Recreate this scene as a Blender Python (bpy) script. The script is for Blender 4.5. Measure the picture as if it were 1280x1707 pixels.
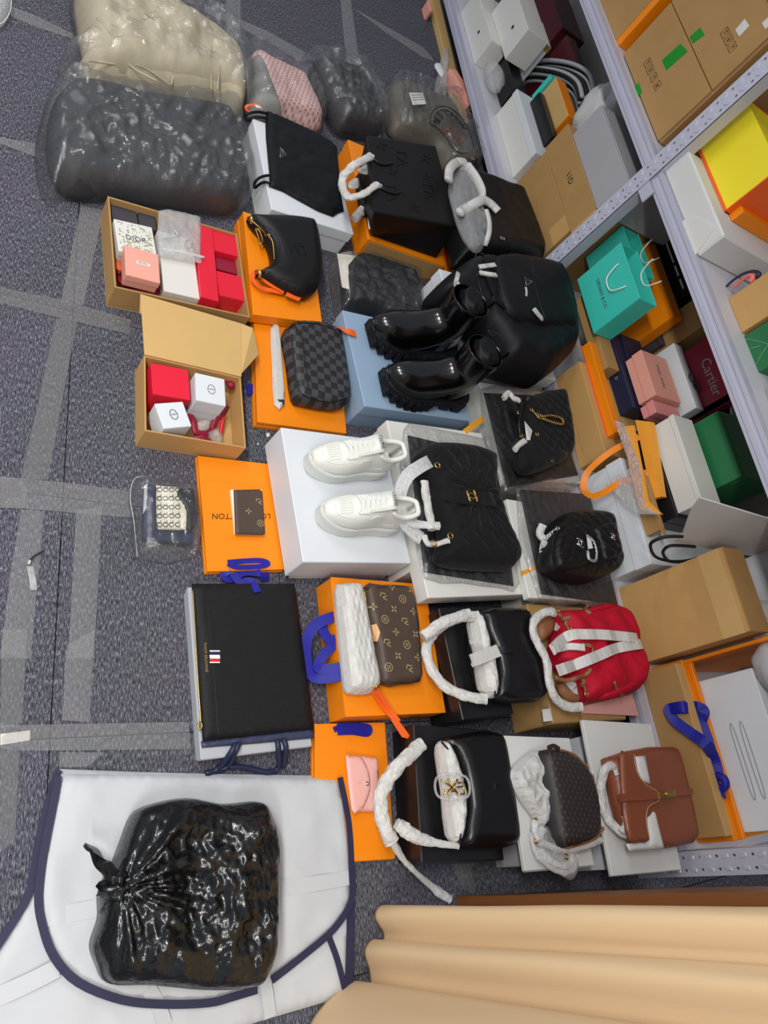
import bpy, bmesh, math, random
import numpy as np
from mathutils import Vector, Matrix, noise
from mathutils.geometry import delaunay_2d_cdt
random.seed(7)
S = bpy.context.scene
for o in list(bpy.data.objects): bpy.data.objects.remove(o)

# ---------------------------------------------------------------- camera
# the photo (1280x1707) solves to f = 1200 px with the nadir at pixel (-248, 1506); the phone is 1.5 m above the floor
F, CX, CY, HC = 1200.0, 640.0, 853.5, 1.5
_d = np.array([-248 - CX, 1506 - CY, F]); _d /= np.linalg.norm(_d)
_e1 = np.cross(_d, [0, 0, 1.]); _e1 /= np.linalg.norm(_e1); _e2 = np.cross(_d, _e1)
_a = math.radians(36.1)
AX = math.cos(_a) * _e1 + math.sin(_a) * _e2; AZ = -_d; AY = np.cross(AZ, AX)
cam_data = bpy.data.cameras.new('camera'); cam = bpy.data.objects.new('camera', cam_data)
S.collection.objects.link(cam); S.camera = cam
cam_data.sensor_fit = 'VERTICAL'; cam_data.sensor_height = 24.0; cam_data.lens = F / 1707 * 24.0
cam_data.clip_start = 0.02
_m = Matrix.Identity(4)
for r, ax in enumerate((AX, AY, AZ)):
    _m[r][0], _m[r][1], _m[r][2] = ax[0], -ax[1], -ax[2]
_m[2][3] = HC
cam.matrix_world = _m

# ---------------------------------------------------------------- world, lights, exposure
wd = bpy.data.worlds.new('world'); S.world = wd; wd.use_nodes = True
bg = wd.node_tree.nodes['Background']; bg.inputs[0].default_value = (0.80, 0.88, 1.0, 1); bg.inputs[1].default_value = 0.44
S.view_settings.view_transform = 'Standard'; S.view_settings.look = 'None'
S.view_settings.exposure = 0.12; S.view_settings.gamma = 1.0; S.view_settings.use_curve_mapping = False
def area(name, loc, sx, sy, power, color=(1, .975, .94), rz=0):
    l = bpy.data.lights.new(name, 'AREA'); l.shape = 'RECTANGLE'; l.size = sx; l.size_y = sy; l.energy = power; l.color = color
    o = bpy.data.objects.new(name, l); o.location = loc; o.rotation_euler = (0, 0, rz); S.collection.objects.link(o); return o
CEIL = 2.75
LAMPS = [(-0.40, -0.85, 66), (-2.5, -0.85, 32), (1.5, -0.85, 44)]
for lx, ly, pw in LAMPS:
    area('ceiling_light_offscreen', (lx, ly, CEIL - .07), 1.2, 0.28, pw)

# ---------------------------------------------------------------- pixels -> positions
def ray(u, v): return np.array([u - CX, v - CY, F])
def P(p, z=0.0):
    r = ray(*p); r = r / (r @ _d) * (HC - z)
    return Vector((r @ AX, r @ AY, z))
def PY(p, y):
    r = ray(*p); r = r * (y / (r @ AY))
    return Vector((r @ AX, y, HC + r @ AZ))
def Q(p):
    c = p[0] * AX + p[1] * AY + (p[2] - HC) * AZ
    return CX + F * c[0] / c[2], CY + F * c[1] / c[2]
def ZAT(xy, p):
    best = min(range(0, 1400), key=lambda i: (lambda q: (q[0] - p[0]) ** 2 + (q[1] - p[1]) ** 2)(Q((xy[0], xy[1], i * .001))))
    return best * .001
class Fr:
    """a zoomed crop of the photo: reads 'x,y x,y' in crop pixels and returns photo pixels"""
    def __init__(s, x0, y0, x1, w): s.x0, s.y0, s.k = x0, y0, (x1 - x0) / w
    def __call__(s, t):
        out = []
        for q in t.split():
            a, b = q.split(','); out.append((s.x0 + float(a) * s.k, s.y0 + float(b) * s.k))
        return out
px = Fr(0, 0, 1280, 1280)
a1 = Fr(0, 0, 430, 1280); a2 = Fr(400, 0, 830, 1280); a3 = Fr(700, 0, 1280, 1280); a4 = Fr(160, 320, 600, 1280)
a5 = Fr(540, 380, 1000, 1280); a6 = Fr(860, 280, 1280, 1280); a7 = Fr(860, 600, 1280, 1280); a8 = Fr(200, 700, 700, 1280)
b1 = Fr(640, 680, 1060, 1280); b2 = Fr(280, 940, 720, 1280); b3 = Fr(500, 940, 920, 1280); b4 = Fr(860, 980, 1280, 1280)
b5 = Fr(500, 1190, 900, 1280); b6 = Fr(820, 1180, 1280, 1280); b7 = Fr(0, 1260, 620, 1280); b8 = Fr(540, 1380, 1280, 1280)
c1 = Fr(700, 0, 900, 1138); c2 = Fr(900, 80, 1280, 1280); c3 = Fr(940, 0, 1140, 1138); c4 = Fr(1080, 280, 1280, 1138)
c5 = Fr(1130, 520, 1280, 854); c6 = Fr(1080, 1380, 1280, 1280); c7 = Fr(420, 690, 720, 1280); c8 = Fr(560, 500, 800, 1280)
d1 = Fr(160, 320, 380, 1280); d2 = Fr(300, 340, 520, 1280); d3 = Fr(210, 560, 450, 1280); d4 = Fr(400, 160, 620, 1280)
d5 = Fr(560, 220, 790, 1280); d6 = Fr(740, 240, 960, 1280); d7 = Fr(550, 400, 780, 1280); d8 = Fr(720, 400, 980, 1280)
e1 = Fr(0, 200, 340, 1262); e2 = Fr(0, 640, 340, 1262); e3 = Fr(0, 1050, 340, 1280); e4 = Fr(0, 0, 160, 1241)
e5 = Fr(340, 0, 780, 1280); e6 = Fr(960, 500, 1280, 1280); e7 = Fr(900, 700, 1280, 1280); e8 = Fr(1020, 900, 1280, 822)
def W(pts, z):
    """pixels -> world points on height z (z may be a list)"""
    return [P(p, z[i] if isinstance(z, (list, tuple)) else z) for i, p in enumerate(pts)]

# ---------------------------------------------------------------- materials
def lin(h):
    h = h.lstrip('#'); c = [int(h[i:i + 2], 16) / 255 for i in (0, 2, 4)]
    return tuple((x / 12.92 if x <= .04045 else ((x + .055) / 1.055) ** 2.4) for x in c) + (1,)
MT = {}
def M(name, col, rough=.5, metal=0., var=0., vs=30., bump=0., bs=200., spec=.5, coat=0., sheen=0., wave=None, aniso=None, trans=0., vs3=None):
    m = bpy.data.materials.new(name); m.use_nodes = True; MT[name] = m
    nt = m.node_tree; b = nt.nodes['Principled BSDF']; L = nt.links.new
    b.inputs['Base Color'].default_value = lin(col); b.inputs['Roughness'].default_value = rough; b.inputs['Metallic'].default_value = metal
    b.inputs['Specular IOR Level'].default_value = spec; b.inputs['Coat Weight'].default_value = coat
    b.inputs['Sheen Weight'].default_value = sheen; b.inputs['Transmission Weight'].default_value = trans
    tc = nt.nodes.new('ShaderNodeTexCoord')
    mp = nt.nodes.new('ShaderNodeMapping'); L(tc.outputs['Object'], mp.inputs[0])
    if vs3: mp.inputs['Scale'].default_value = vs3
    if var:
        n = nt.nodes.new('ShaderNodeTexNoise'); n.inputs['Scale'].default_value = vs; n.inputs['Detail'].default_value = 4
        L(mp.outputs[0], n.inputs['Vector'])
        mx = nt.nodes.new('ShaderNodeMixRGB'); c = lin(col)
        mx.inputs[1].default_value = tuple(x * (1 - var) for x in c[:3]) + (1,); mx.inputs[2].default_value = tuple(min(1, x * (1 + var) + var * .012) for x in c[:3]) + (1,)
        L(n.outputs['Fac'], mx.inputs[0]); L(mx.outputs[0], b.inputs['Base Color'])
    if bump:
        n = nt.nodes.new('ShaderNodeTexNoise'); n.inputs['Scale'].default_value = bs; n.inputs['Detail'].default_value = 3
        L(mp.outputs[0], n.inputs['Vector'])
        bp = nt.nodes.new('ShaderNodeBump'); bp.inputs['Strength'].default_value = bump; bp.inputs['Distance'].default_value = .002
        L(n.outputs['Fac'], bp.inputs['Height']); L(bp.outputs[0], b.inputs['Normal'])
    return m
def film(name, haze=.06, gloss=.14, rough=.12, bump=.5, bs=40., col='#ffffff'):
    """clear plastic: mostly transparent, a little haze, wrinkled glossy reflection"""
    m = bpy.data.materials.new(name); m.use_nodes = True; MT[name] = m
    nt = m.node_tree; L = nt.links.new; nt.nodes.clear()
    out = nt.nodes.new('ShaderNodeOutputMaterial'); tr = nt.nodes.new('ShaderNodeBsdfTransparent')
    gl = nt.nodes.new('ShaderNodeBsdfGlossy'); gl.inputs['Roughness'].default_value = rough
    df = nt.nodes.new('ShaderNodeBsdfDiffuse'); df.inputs[0].default_value = lin(col)
    tc = nt.nodes.new('ShaderNodeTexCoord'); n = nt.nodes.new('ShaderNodeTexNoise'); n.inputs['Scale'].default_value = bs
    n.inputs['Detail'].default_value = 5; n.inputs['Distortion'].default_value = 1.2; L(tc.outputs['Object'], n.inputs['Vector'])
    bp = nt.nodes.new('ShaderNodeBump'); bp.inputs['Strength'].default_value = bump; bp.inputs['Distance'].default_value = .02
    L(n.outputs['Fac'], bp.inputs['Height']); L(bp.outputs[0], gl.inputs['Normal'])
    lw = nt.nodes.new('ShaderNodeLayerWeight'); lw.inputs[0].default_value = .25; L(bp.outputs[0], lw.inputs['Normal'])
    mm = nt.nodes.new('ShaderNodeMath'); mm.operation = 'MULTIPLY_ADD'; mm.inputs[1].default_value = .28; mm.inputs[2].default_value = gloss
    L(lw.outputs['Fresnel'], mm.inputs[0])
    m1 = nt.nodes.new('ShaderNodeMixShader'); m1.inputs[0].default_value = haze; L(tr.outputs[0], m1.inputs[1]); L(df.outputs[0], m1.inputs[2])
    m2 = nt.nodes.new('ShaderNodeMixShader'); L(mm.outputs[0], m2.inputs[0]); L(m1.outputs[0], m2.inputs[1]); L(gl.outputs[0], m2.inputs[2])
    L(m2.outputs[0], out.inputs[0])
    return m

# ---------------------------------------------------------------- objects
ORG = {}
def tag(o, label=None, cat=None, group=None, kind=None):
    if label: o['label'] = label
    if cat: o['category'] = cat
    if group: o['group'] = group
    if kind: o['kind'] = kind
    return o
def thing(name, label, cat, loc, group=None):
    o = bpy.data.objects.new(name, None); o.empty_display_size = .05; o.location = loc
    S.collection.objects.link(o); ORG[o.name] = Vector(loc)
    return tag(o, label, cat, group)
def mk(name, vs, fs, mat, parent=None, smooth=False, label=None, cat=None, group=None, kind=None, bevel=0, seg=1, auto=None):
    vs = [Vector(v) for v in vs]
    if parent is not None: org = ORG[parent.name]
    else:
        zs = min(v.z for v in vs); org = Vector((sum(v.x for v in vs) / len(vs), sum(v.y for v in vs) / len(vs), zs))
    me = bpy.data.meshes.new(name); me.from_pydata([v - org for v in vs], [], fs)
    if bevel:
        bm = bmesh.new(); bm.from_mesh(me)
        bmesh.ops.recalc_face_normals(bm, faces=bm.faces)
        bmesh.ops.bevel(bm, geom=[e for e in bm.edges if e.is_manifold and e.calc_face_angle(0) > .5], offset=bevel, segments=seg, affect='EDGES', profile=.5)
        bm.to_mesh(me); bm.free()
    if mat is not None: me.materials.append(MT[mat] if isinstance(mat, str) else mat)
    if smooth: me.polygons.foreach_set('use_smooth', [True] * len(me.polygons))
    me.update()
    o = bpy.data.objects.new(name, me); S.collection.objects.link(o)
    if parent is not None: o.parent = parent; ORG[o.name] = org
    else: o.location = org; ORG[o.name] = org
    if smooth and auto:
        me.set_sharp_from_angle(angle=auto)
    return tag(o, label, cat, group, kind)
class MB:
    """collects geometry of one mesh"""
    def __init__(s): s.v, s.f = [], []
    def add(s, vs, fs):
        n = len(s.v); s.v += [Vector(v) for v in vs]; s.f += [tuple(i + n for i in f) for f in fs]; return s
    def prism(s, poly, z0, z1):
        n = len(poly); return s.add([(p[0], p[1], z0) for p in poly] + [(p[0], p[1], z1) for p in poly],
            [tuple(range(n - 1, -1, -1)), tuple(range(n, 2 * n))] + [(i, (i + 1) % n, n + (i + 1) % n, n + i) for i in range(n)])
    def hexa(s, b, t):
        return s.add(list(b) + list(t), [(3, 2, 1, 0), (4, 5, 6, 7)] + [(i, (i + 1) % 4, 4 + (i + 1) % 4, 4 + i) for i in range(4)])
    def mk(s, name, mat, parent=None, **k): return mk(name, s.v, s.f, mat, parent, **k)
def ccw(poly):
    a = sum(poly[i][0] * poly[(i + 1) % len(poly)][1] - poly[(i + 1) % len(poly)][0] * poly[i][1] for i in range(len(poly)))
    return list(poly) if a > 0 else list(poly)[::-1]
def rect3(a, b, c):
    """three corners (a-b-c, right angle at b) -> exact rectangle, ccw xy"""
    a, b, c = (Vector((p[0], p[1])) for p in (a, b, c))
    u = a - b; v = c - b; lu, lv = u.length, v.length
    n = (u.normalized() + Vector((v.y, -v.x)).normalized() * (1 if u.cross(v) > 0 else -1))
    n.normalize(); w = Vector((-n.y, n.x)) * (1 if u.cross(v) > 0 else -1)
    return ccw([b + n * lu, b, b + w * lv, b + n * lu + w * lv])
def topbox(name, pts, zt, zb, mat, parent=None, bevel=.002, **k):
    """box from the pixels of three corners of its top face"""
    r = rect3(*W(pts, zt)); return MB().prism(r, zb, zt).mk(name, mat, parent, bevel=bevel, **k), r
def insetq(r, d):
    out = []; m_ = len(r)
    for i in range(m_):
        p = Vector(r[i]); a = (Vector(r[i - 1]) - p).normalized(); b = (Vector(r[(i + 1) % m_]) - p).normalized()
        out.append(p + (a + b) * d)
    return out
def catmull(pts, n=8, closed=False):
    pts = [Vector(p) for p in pts]; out = []; m = len(pts)
    for i in range(m if closed else m - 1):
        p0 = pts[(i - 1) % m] if closed or i > 0 else pts[0]; p1 = pts[i]; p2 = pts[(i + 1) % m]
        p3 = pts[(i + 2) % m] if closed or i + 2 < m else pts[-1]
        for k in range(n):
            t = k / n; out.append(.5 * ((2 * p1) + (p2 - p0) * t + (2 * p0 - 5 * p1 + 4 * p2 - p3) * t * t + (3 * p1 - p0 - 3 * p2 + p3) * t ** 3))
    if not closed: out.append(pts[-1])
    return out
def resample(pts, step, closed=True):
    out = []; m = len(pts)
    for i in range(m if closed else m - 1):
        a, b = Vector(pts[i]), Vector(pts[(i + 1) % m]); L = (b - a).length; k = max(1, int(round(L / step)))
        for j in range(k): out.append(a + (b - a) * (j / k))
    if not closed: out.append(Vector(pts[-1]))
    return out
def bdist(P_, poly):
    A = np.array([[p[0], p[1]] for p in poly]); B = np.roll(A, -1, 0); X = np.array(P_)[:, None, :]
    d = B - A; t = np.clip(((X - A) * d).sum(2) / np.maximum((d * d).sum(1), 1e-12), 0, 1)
    return np.sqrt((((A + d * t[..., None]) - X) ** 2).sum(2)).min(1)
def inside(P_, poly):
    X = np.array(P_); A = np.array([[p[0], p[1]] for p in poly]); B = np.roll(A, -1, 0); c = np.zeros(len(X), bool)
    for a, b in zip(A, B):
        k = ((a[1] > X[:, 1]) != (b[1] > X[:, 1])); with_ = (b[0] - a[0]) * (X[:, 1] - a[1]) / (b[1] - a[1] + 1e-15) + a[0]
        c ^= k & (X[:, 0] < with_)
    return c
def smoothpoly(poly, sm):
    return [Vector((p.x, p.y)) for p in catmull([Vector((p[0], p[1], 0)) for p in poly], sm, True)] if sm else [Vector((p[0], p[1])) for p in poly]
class Puff:
    """a soft or flat body lying on z0: outline, rounded edge of radius r, height h, with wrinkles"""
    def __init__(s, poly, z0, h, r, wall=.35, step=.012, sm=4, noise_=0., ns=12., fn=None, tilt=None, seed=0):
        s.poly = ccw(smoothpoly(poly, sm)); s.z0, s.h, s.r, s.wall, s.no, s.ns, s.fn, s.seed = z0, h, r, wall, noise_, ns, fn, seed
        s.tilt = tilt; s.step = step
    def zs(s, pts, d=None):
        d = bdist(pts, s.poly) if d is None else d; out = []
        for (x, y), q in zip(pts, d):
            t = min(1, q / s.r); pr = math.sqrt(max(0, 1 - (1 - t) ** 2))
            z = s.z0 + s.h * (s.wall + (1 - s.wall) * pr)
            if s.no: z += s.no * t * (noise.fractal(Vector((x * s.ns, y * s.ns, s.seed * 3.7)), 1.0, 2.0, 4) )
            if s.fn: z += s.fn(x, y, q) * t
            if s.tilt: z += s.tilt(x, y)
            out.append(max(z, s.z0 + .001))
        return out
    def z(s, x, y): return s.zs([(x, y)])[0]
    def mesh(s, bottom=True):
        b = resample(s.poly, s.step); n = len(b)
        xs = [p[0] for p in b]; ys = [p[1] for p in b]; g = []
        y = min(ys); row = 0
        while y < max(ys):
            x = min(xs) + (s.step / 2 if row % 2 else 0)
            while x < max(xs): g.append((x, y)); x += s.step
            y += s.step * .866; row += 1
        if g:
            k = inside(g, s.poly) & (bdist(g, s.poly) > s.step * .55); g = [p for p, q in zip(g, k) if q]
        pts = [(p[0], p[1]) for p in b] + g
        r = delaunay_2d_cdt([Vector(p) for p in pts], [(i, (i + 1) % n) for i in range(n)], [], 1, 1e-6)
        pts = [(p[0], p[1]) for p in r[0]]; fs = [tuple(f) for f in r[2]]
        z = s.zs(pts); V = [Vector((p[0], p[1], q)) for p, q in zip(pts, z)]
        FS = []
        for f in fs:
            a, b_, c = (V[i] for i in f[:3]); FS.append(f if (b_ - a).cross(c - a).z > 0 else f[::-1])
        if bottom:
            N = len(V); cx = sum(p[0] for p in pts[:n]) / n; cy = sum(p[1] for p in pts[:n]) / n
            for ins, zz in ((.0, .45), (s.r * .25, .0)):
                for i in range(n):
                    p = Vector(pts[i]); q = p + (Vector((cx, cy)) - p).normalized() * ins
                    V.append(Vector((q.x, q.y, s.z0 + (z[i] - s.z0) * zz)))
            for i in range(n):
                j = (i + 1) % n; FS.append((j, i, N + i, N + j)); FS.append((N + j, N + i, N + n + i, N + n + j))
            FS.append(tuple(N + n + i for i in range(n - 1, -1, -1)))
        return V, FS
    def mk(s, name, mat, parent=None, smooth=True, bottom=True, **k):
        smooth = smooth and mat != 'white_wrap'; v, f = s.mesh(bottom); return mk(name, v, f, mat, parent, smooth=smooth, **k)
def tube(pts, r, n=8, flat=1., closed=False, caps=True, up=None):
    """swept round or flattened tube; r number or list; returns verts, faces"""
    pts = [Vector(p) for p in pts]; m = len(pts); V, FS = [], []; nrm = None
    for i, p in enumerate(pts):
        t = (pts[(i + 1) % m] - pts[i - 1]) if closed else (pts[min(i + 1, m - 1)] - pts[max(i - 1, 0)])
        t.normalize()
        if up is not None: nrm = (Vector(up) - t * t.dot(Vector(up))).normalized()
        elif nrm is None: nrm = t.orthogonal().normalized() if abs(t.z) > .9 else (Vector((0, 0, 1)) - t * t.z).normalized()
        else:
            nrm = (nrm - t * t.dot(nrm)).normalized()
        bn = t.cross(nrm); rr = r[i] if isinstance(r, (list, tuple)) else r
        for k in range(n):
            a = 2 * math.pi * (k + .5) / n; V.append(p + bn * (math.cos(a) * rr) + nrm * (math.sin(a) * rr * flat))
    for i in range(m if closed else m - 1):
        for k in range(n):
            a, b = i * n + k, i * n + (k + 1) % n; c, d = ((i + 1) % m) * n + (k + 1) % n, ((i + 1) % m) * n + k
            FS.append((a, b, c, d))
    if caps and not closed: FS.append(tuple(range(n - 1, -1, -1))); FS.append(tuple((m - 1) * n + k for k in range(n)))
    return V, FS
def mktube(name, pts, r, mat, parent=None, n=8, flat=1., closed=False, sm=6, up=None, **k):
    if sm: 
        if isinstance(r, (list, tuple)):
            rr = []
            for i in range(len(pts) - (0 if closed else 1)):
                for q in range(sm): rr.append(r[i] + (r[(i + 1) % len(pts)] - r[i]) * q / sm)
            if not closed: rr.append(r[-1])
            r = rr
        pts = catmull(pts, sm, closed)
    v, f = tube(pts, r, n, flat, closed, True, up); return mk(name, v, f, mat, parent, smooth=True, **k)
def text(body, o, xd, yd, size, mat, parent, name='lettering', zfn=None, align='CENTER', thick=.0004, spacing=1., bold=0.):
    """flat lettering: o = centre, xd/yd = reading direction and up direction in the world"""
    cu = bpy.data.curves.new('t', 'FONT'); cu.body = body; cu.size = size; cu.align_x = align; cu.align_y = 'CENTER'
    cu.resolution_u = 2; cu.space_character = spacing; cu.offset = bold
    ob = bpy.data.objects.new('t', cu); S.collection.objects.link(ob)
    dg = bpy.context.evaluated_depsgraph_get(); me = ob.evaluated_get(dg).to_mesh()
    o = Vector(o); xd = Vector(xd).normalized(); yd = Vector(yd).normalized(); nn = xd.cross(yd)
    vs = []
    for v in me.vertices:
        p = o + xd * v.co.x + yd * v.co.y
        if zfn: p.z = zfn(p.x, p.y) + thick
        else: p += nn * thick
        vs.append(p)
    fs = [tuple(p.vertices) for p in me.polygons]
    bpy.data.objects.remove(ob); bpy.data.curves.remove(cu)
    if not fs: return None
    return mk(name, vs, fs, mat, parent)
def frame2(a, b):
    """unit axes from a to b in the floor plane: along and left-perpendicular"""
    u = Vector((b[0] - a[0], b[1] - a[1], 0)).normalized(); return u, Vector((-u.y, u.x, 0))
def ring(c, u, v, ru, rv, tr, mat, parent, name='ring', n=20, tn=6):
    pts = [Vector(c) + Vector(u) * (math.cos(2 * math.pi * i / n) * ru) + Vector(v) * (math.sin(2 * math.pi * i / n) * rv) for i in range(n)]
    vv, ff = tube(pts, tr, tn, 1., True); return mk(name, vv, ff, mat, parent, smooth=True)
def face_on(name, quad, mat, parent, off=.0006, **k):
    """thin slab (label, patch) lying on a surface: quad of world points"""
    q = [Vector(p) for p in quad]; n = (q[1] - q[0]).cross(q[2] - q[0]).normalized()
    return MB().hexa(q, [p + n * off for p in q]).mk(name, mat, parent, **k)

def ribbon(pts, w, th=.0012, sm=6, up=None, twist=0.):
    """flat band swept along a path; returns verts, faces"""
    pts = catmull(pts, sm) if sm else [Vector(p) for p in pts]; m = len(pts); V, FS = [], []
    for i, p in enumerate(pts):
        t = (pts[min(i + 1, m - 1)] - pts[max(i - 1, 0)]).normalized(); u = Vector(up or (0, 0, 1))
        n = (u - t * t.dot(u)); n = n.normalized() if n.length > .05 else t.orthogonal().normalized()
        if twist: n = Matrix.Rotation(twist * i / m, 3, t) @ n
        b = t.cross(n); ww = (w[0] + (w[1] - w[0]) * i / (m - 1)) if isinstance(w, tuple) else w
        for a_, c_ in ((-1, -1), (1, -1), (1, 1), (-1, 1)): V.append(p + b * (a_ * ww / 2) + n * (c_ * th / 2))
    for i in range(m - 1):
        for k in range(4): FS.append((i * 4 + k, i * 4 + (k + 1) % 4, (i + 1) * 4 + (k + 1) % 4, (i + 1) * 4 + k))
    FS += [(3, 2, 1, 0), tuple((m - 1) * 4 + k for k in range(4))]
    return V, FS
def mkrib(name, pts, w, mat, parent=None, th=.0012, sm=6, up=None, twist=0., **k):
    v, f = ribbon(pts, w, th, sm, up, twist); return mk(name, v, f, mat, parent, **k)

# ================================================================ materials
def carpet(name, ang):
    m = bpy.data.materials.new(name); m.use_nodes = True; MT[name] = m; nt = m.node_tree; L = nt.links.new; b = nt.nodes['Principled BSDF']
    b.inputs['Roughness'].default_value = .95; b.inputs['Specular IOR Level'].default_value = .1
    tc = nt.nodes.new('ShaderNodeTexCoord'); mp = nt.nodes.new('ShaderNodeMapping'); mp.inputs['Rotation'].default_value = (0, 0, ang); mp.inputs['Scale'].default_value = (90, 420, 90)
    L(tc.outputs['Object'], mp.inputs[0])
    n = nt.nodes.new('ShaderNodeTexNoise'); n.inputs['Scale'].default_value = 1.; n.inputs['Detail'].default_value = 5; n.inputs['Roughness'].default_value = .7; L(mp.outputs[0], n.inputs['Vector'])
    cr = nt.nodes.new('ShaderNodeValToRGB'); e = cr.color_ramp.elements
    e[0].position = .34; e[0].color = lin('#22222a'); e[1].position = .68; e[1].color = lin('#a3a2b2')
    k = cr.color_ramp.elements.new(.52); k.color = lin('#565562')
    L(n.outputs['Fac'], cr.inputs[0])
    n2 = nt.nodes.new('ShaderNodeTexNoise'); n2.inputs['Scale'].default_value = 3.; L(tc.outputs['Object'], n2.inputs['Vector'])
    mx = nt.nodes.new('ShaderNodeMixRGB'); mx.blend_type = 'MULTIPLY'; mx.inputs[0].default_value = .35; L(cr.outputs[0], mx.inputs[1]); L(n2.outputs['Color'], mx.inputs[2])
    hs = nt.nodes.new('ShaderNodeHueSaturation'); hs.inputs['Saturation'].default_value = .75; L(mx.outputs[0], hs.inputs['Color']); L(hs.outputs[0], b.inputs['Base Color'])
    bp = nt.nodes.new('ShaderNodeBump'); bp.inputs['Strength'].default_value = .5; bp.inputs['Distance'].default_value = .002; L(n.outputs['Fac'], bp.inputs['Height']); L(bp.outputs[0], b.inputs['Normal'])
carpet('carpet_a', 0.); carpet('carpet_b', math.pi / 2)
M('carpet_base', '#1b1b20', .95)
film('tape', haze=.10, gloss=.08, rough=.22, bump=.9, bs=160.)
film('tape_crinkled', haze=.10, gloss=.20, rough=.16, bump=1., bs=230.)
M('masking', '#c9c5bb', .7, var=.1, vs=80)
M('steel', '#c2c2d2', .38, .15, var=.06, vs=8)
M('board', '#cdccd2', .5, var=.04, vs=10)
M('wall', '#b9b6b0', .9, var=.04, vs=4)
M('curtain', '#dfc096', .62, var=.05, vs=6, bump=.08, bs=300, spec=.35, vs3=(1, 1, .15))
M('brown_panel', '#7d4b22', .5, var=.12, vs=12, vs3=(1, 1, .1))
M('cream_panel', '#c8b696', .6)
M('white_card', '#d6dade', .45, var=.02, vs=5, spec=.4)
M('white_warm', '#d8d6cf', .5, var=.03, vs=6)
M('white_paper', '#d4d4d0', .6, var=.03, vs=8)
M('grey_card', '#a3a2a6', .5, var=.04, vs=6)
M('grey_dark', '#3c3a40', .5)
M('grey_pale', '#a9acb0', .55, var=.04, vs=6)
M('kraft', '#a8824e', .75, var=.09, vs=14, bump=.12, bs=120)
M('kraft_light', '#bf9459', .75, var=.07, vs=16, bump=.1, bs=120)
M('kraft_in', '#c8a368', .75, var=.06, vs=14)
M('orange', '#ef8607', .45, var=.03, vs=8, spec=.4)
M('orange_ink', '#c96a0c', .5)
M('orange_hot', '#f2641c', .45, var=.06, vs=20)
M('orange_cloth', '#f0a232', .7, var=.08, vs=40)
M('tan_in', '#b08a55', .65, var=.05, vs=8)
M('black_card', '#161517', .35, var=.1, vs=8, spec=.5)
M('black_matt', '#0d0c0e', .7)
M('blue_card', '#8ea6be', .5, var=.03, vs=6)
M('navy', '#1b2240', .5, var=.1, vs=20)
M('navy_trim', '#20203f', .6, var=.15, vs=60)
M('navy_leather', '#343852', .5, var=.1, vs=40, bump=.3, bs=500)
M('blue_ribbon', '#0b0b88', .6, var=.2, vs=50)
M('teal', '#3cc4b2', .45, var=.03, vs=10)
M('red_box', '#dc1733', .42, var=.04, vs=6)
M('crimson', '#8c1230', .5, var=.05, vs=8)
M('dark_red', '#4c1018', .45, var=.1, vs=8)
M('ruby_ribbon', '#8f1030', .4, var=.15, vs=60)
M('pink_box', '#e5a08e', .5, var=.03, vs=8)
M('pink_box2', '#e08f8c', .5, var=.03, vs=8)
M('pink_pale', '#d99f98', .5)
M('coral', '#f2695a', .5)
M('salmon', '#e0663c', .5)
M('crease_wear', '#7fae8f', .6)
M('green_box', '#1f6b3e', .42, var=.05, vs=6)
M('green_dark', '#0d2b1c', .5)
M('green_tape', '#0f8a1e', .35, var=.05, vs=20)
M('yellow', '#f3e02a', .45, var=.03, vs=5)
M('white_cloth', '#bcbec1', .7, var=.03, vs=8, bump=.06, bs=60)
M('white_wrap', '#c6c3be', .45, var=.10, vs=60, bump=.8, bs=90)
M('gold', '#c9a864', .32, 1.)
M('silver', '#dcdcdf', .28, 1.)
M('ink', '#16161a', .6)
M('ink_soft', '#4a4a50', .6)
M('white_ink', '#e8e8e8', .6)
M('gold_ink', '#a88b52', .45, .3)
film('poly', haze=.018, gloss=.085, rough=.10, bump=.3, bs=60.)
film('poly_haze', haze=.20, gloss=.09, rough=.14, bump=.9, bs=60.)
film('poly_milk', haze=.55, gloss=.09, rough=.22, bump=.9, bs=70.)
film('poly_clear', haze=.03, gloss=.06, rough=.08, bump=.5, bs=24.)

# ================================================================ floor
fl = MB().prism([(-6, -1.5), (2.2, -1.5), (2.2, 3.0), (-6, 3.0)], -.03, -.006).mk('floor', 'carpet_base', kind='structure')
ORG[fl.name] = Vector(fl.location)
tile_me = {}
for ix in range(-9, 5):
    for iy in range(-3, 5):
        x0 = -1.232 + ix * .5 + .0; y0 = .27 + iy * .5
        par = (ix + iy) % 2
        if par not in tile_me:
            g = .0012; m_ = bpy.data.meshes.new('carpet_tile'); t_ = MB().prism([(g, g), (.5 - g, g), (.5 - g, .5 - g), (g, .5 - g)], -.006, 0)
            m_.from_pydata(t_.v, [], t_.f); m_.materials.append(MT['carpet_a' if par else 'carpet_b']); tile_me[par] = m_
        t = bpy.data.objects.new('carpet_tile', tile_me[par]); S.collection.objects.link(t); t.parent = fl
        t.location = Vector((x0, y0, 0)) - ORG[fl.name]
def tape(pts, mat='tape', z=.003):
    q = [Vector((p.x, p.y)) for p in W(pts, 0)]
    pf = Puff(q, .0006, z, .004, .5, .02, 0, .0012, 60.); v, f = pf.mesh(False)
    return mk('packing_tape', v, f, mat, fl, smooth=True)
tape(e1('500,535 640,560 515,1150 375,1130'))
tape(e1('0,1040 370,1115 810,1240 800,1330 350,1225 0,1135'), 'tape_crinkled', .004)
tape(px('93,532 129,534 104,665 80,800 34,800 64,670'), 'tape_crinkled', .0025)
tape(e2('0,575 150,590 480,620 800,670 830,830 600,815 350,790 150,775 0,770'), 'tape', .004)
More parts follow.
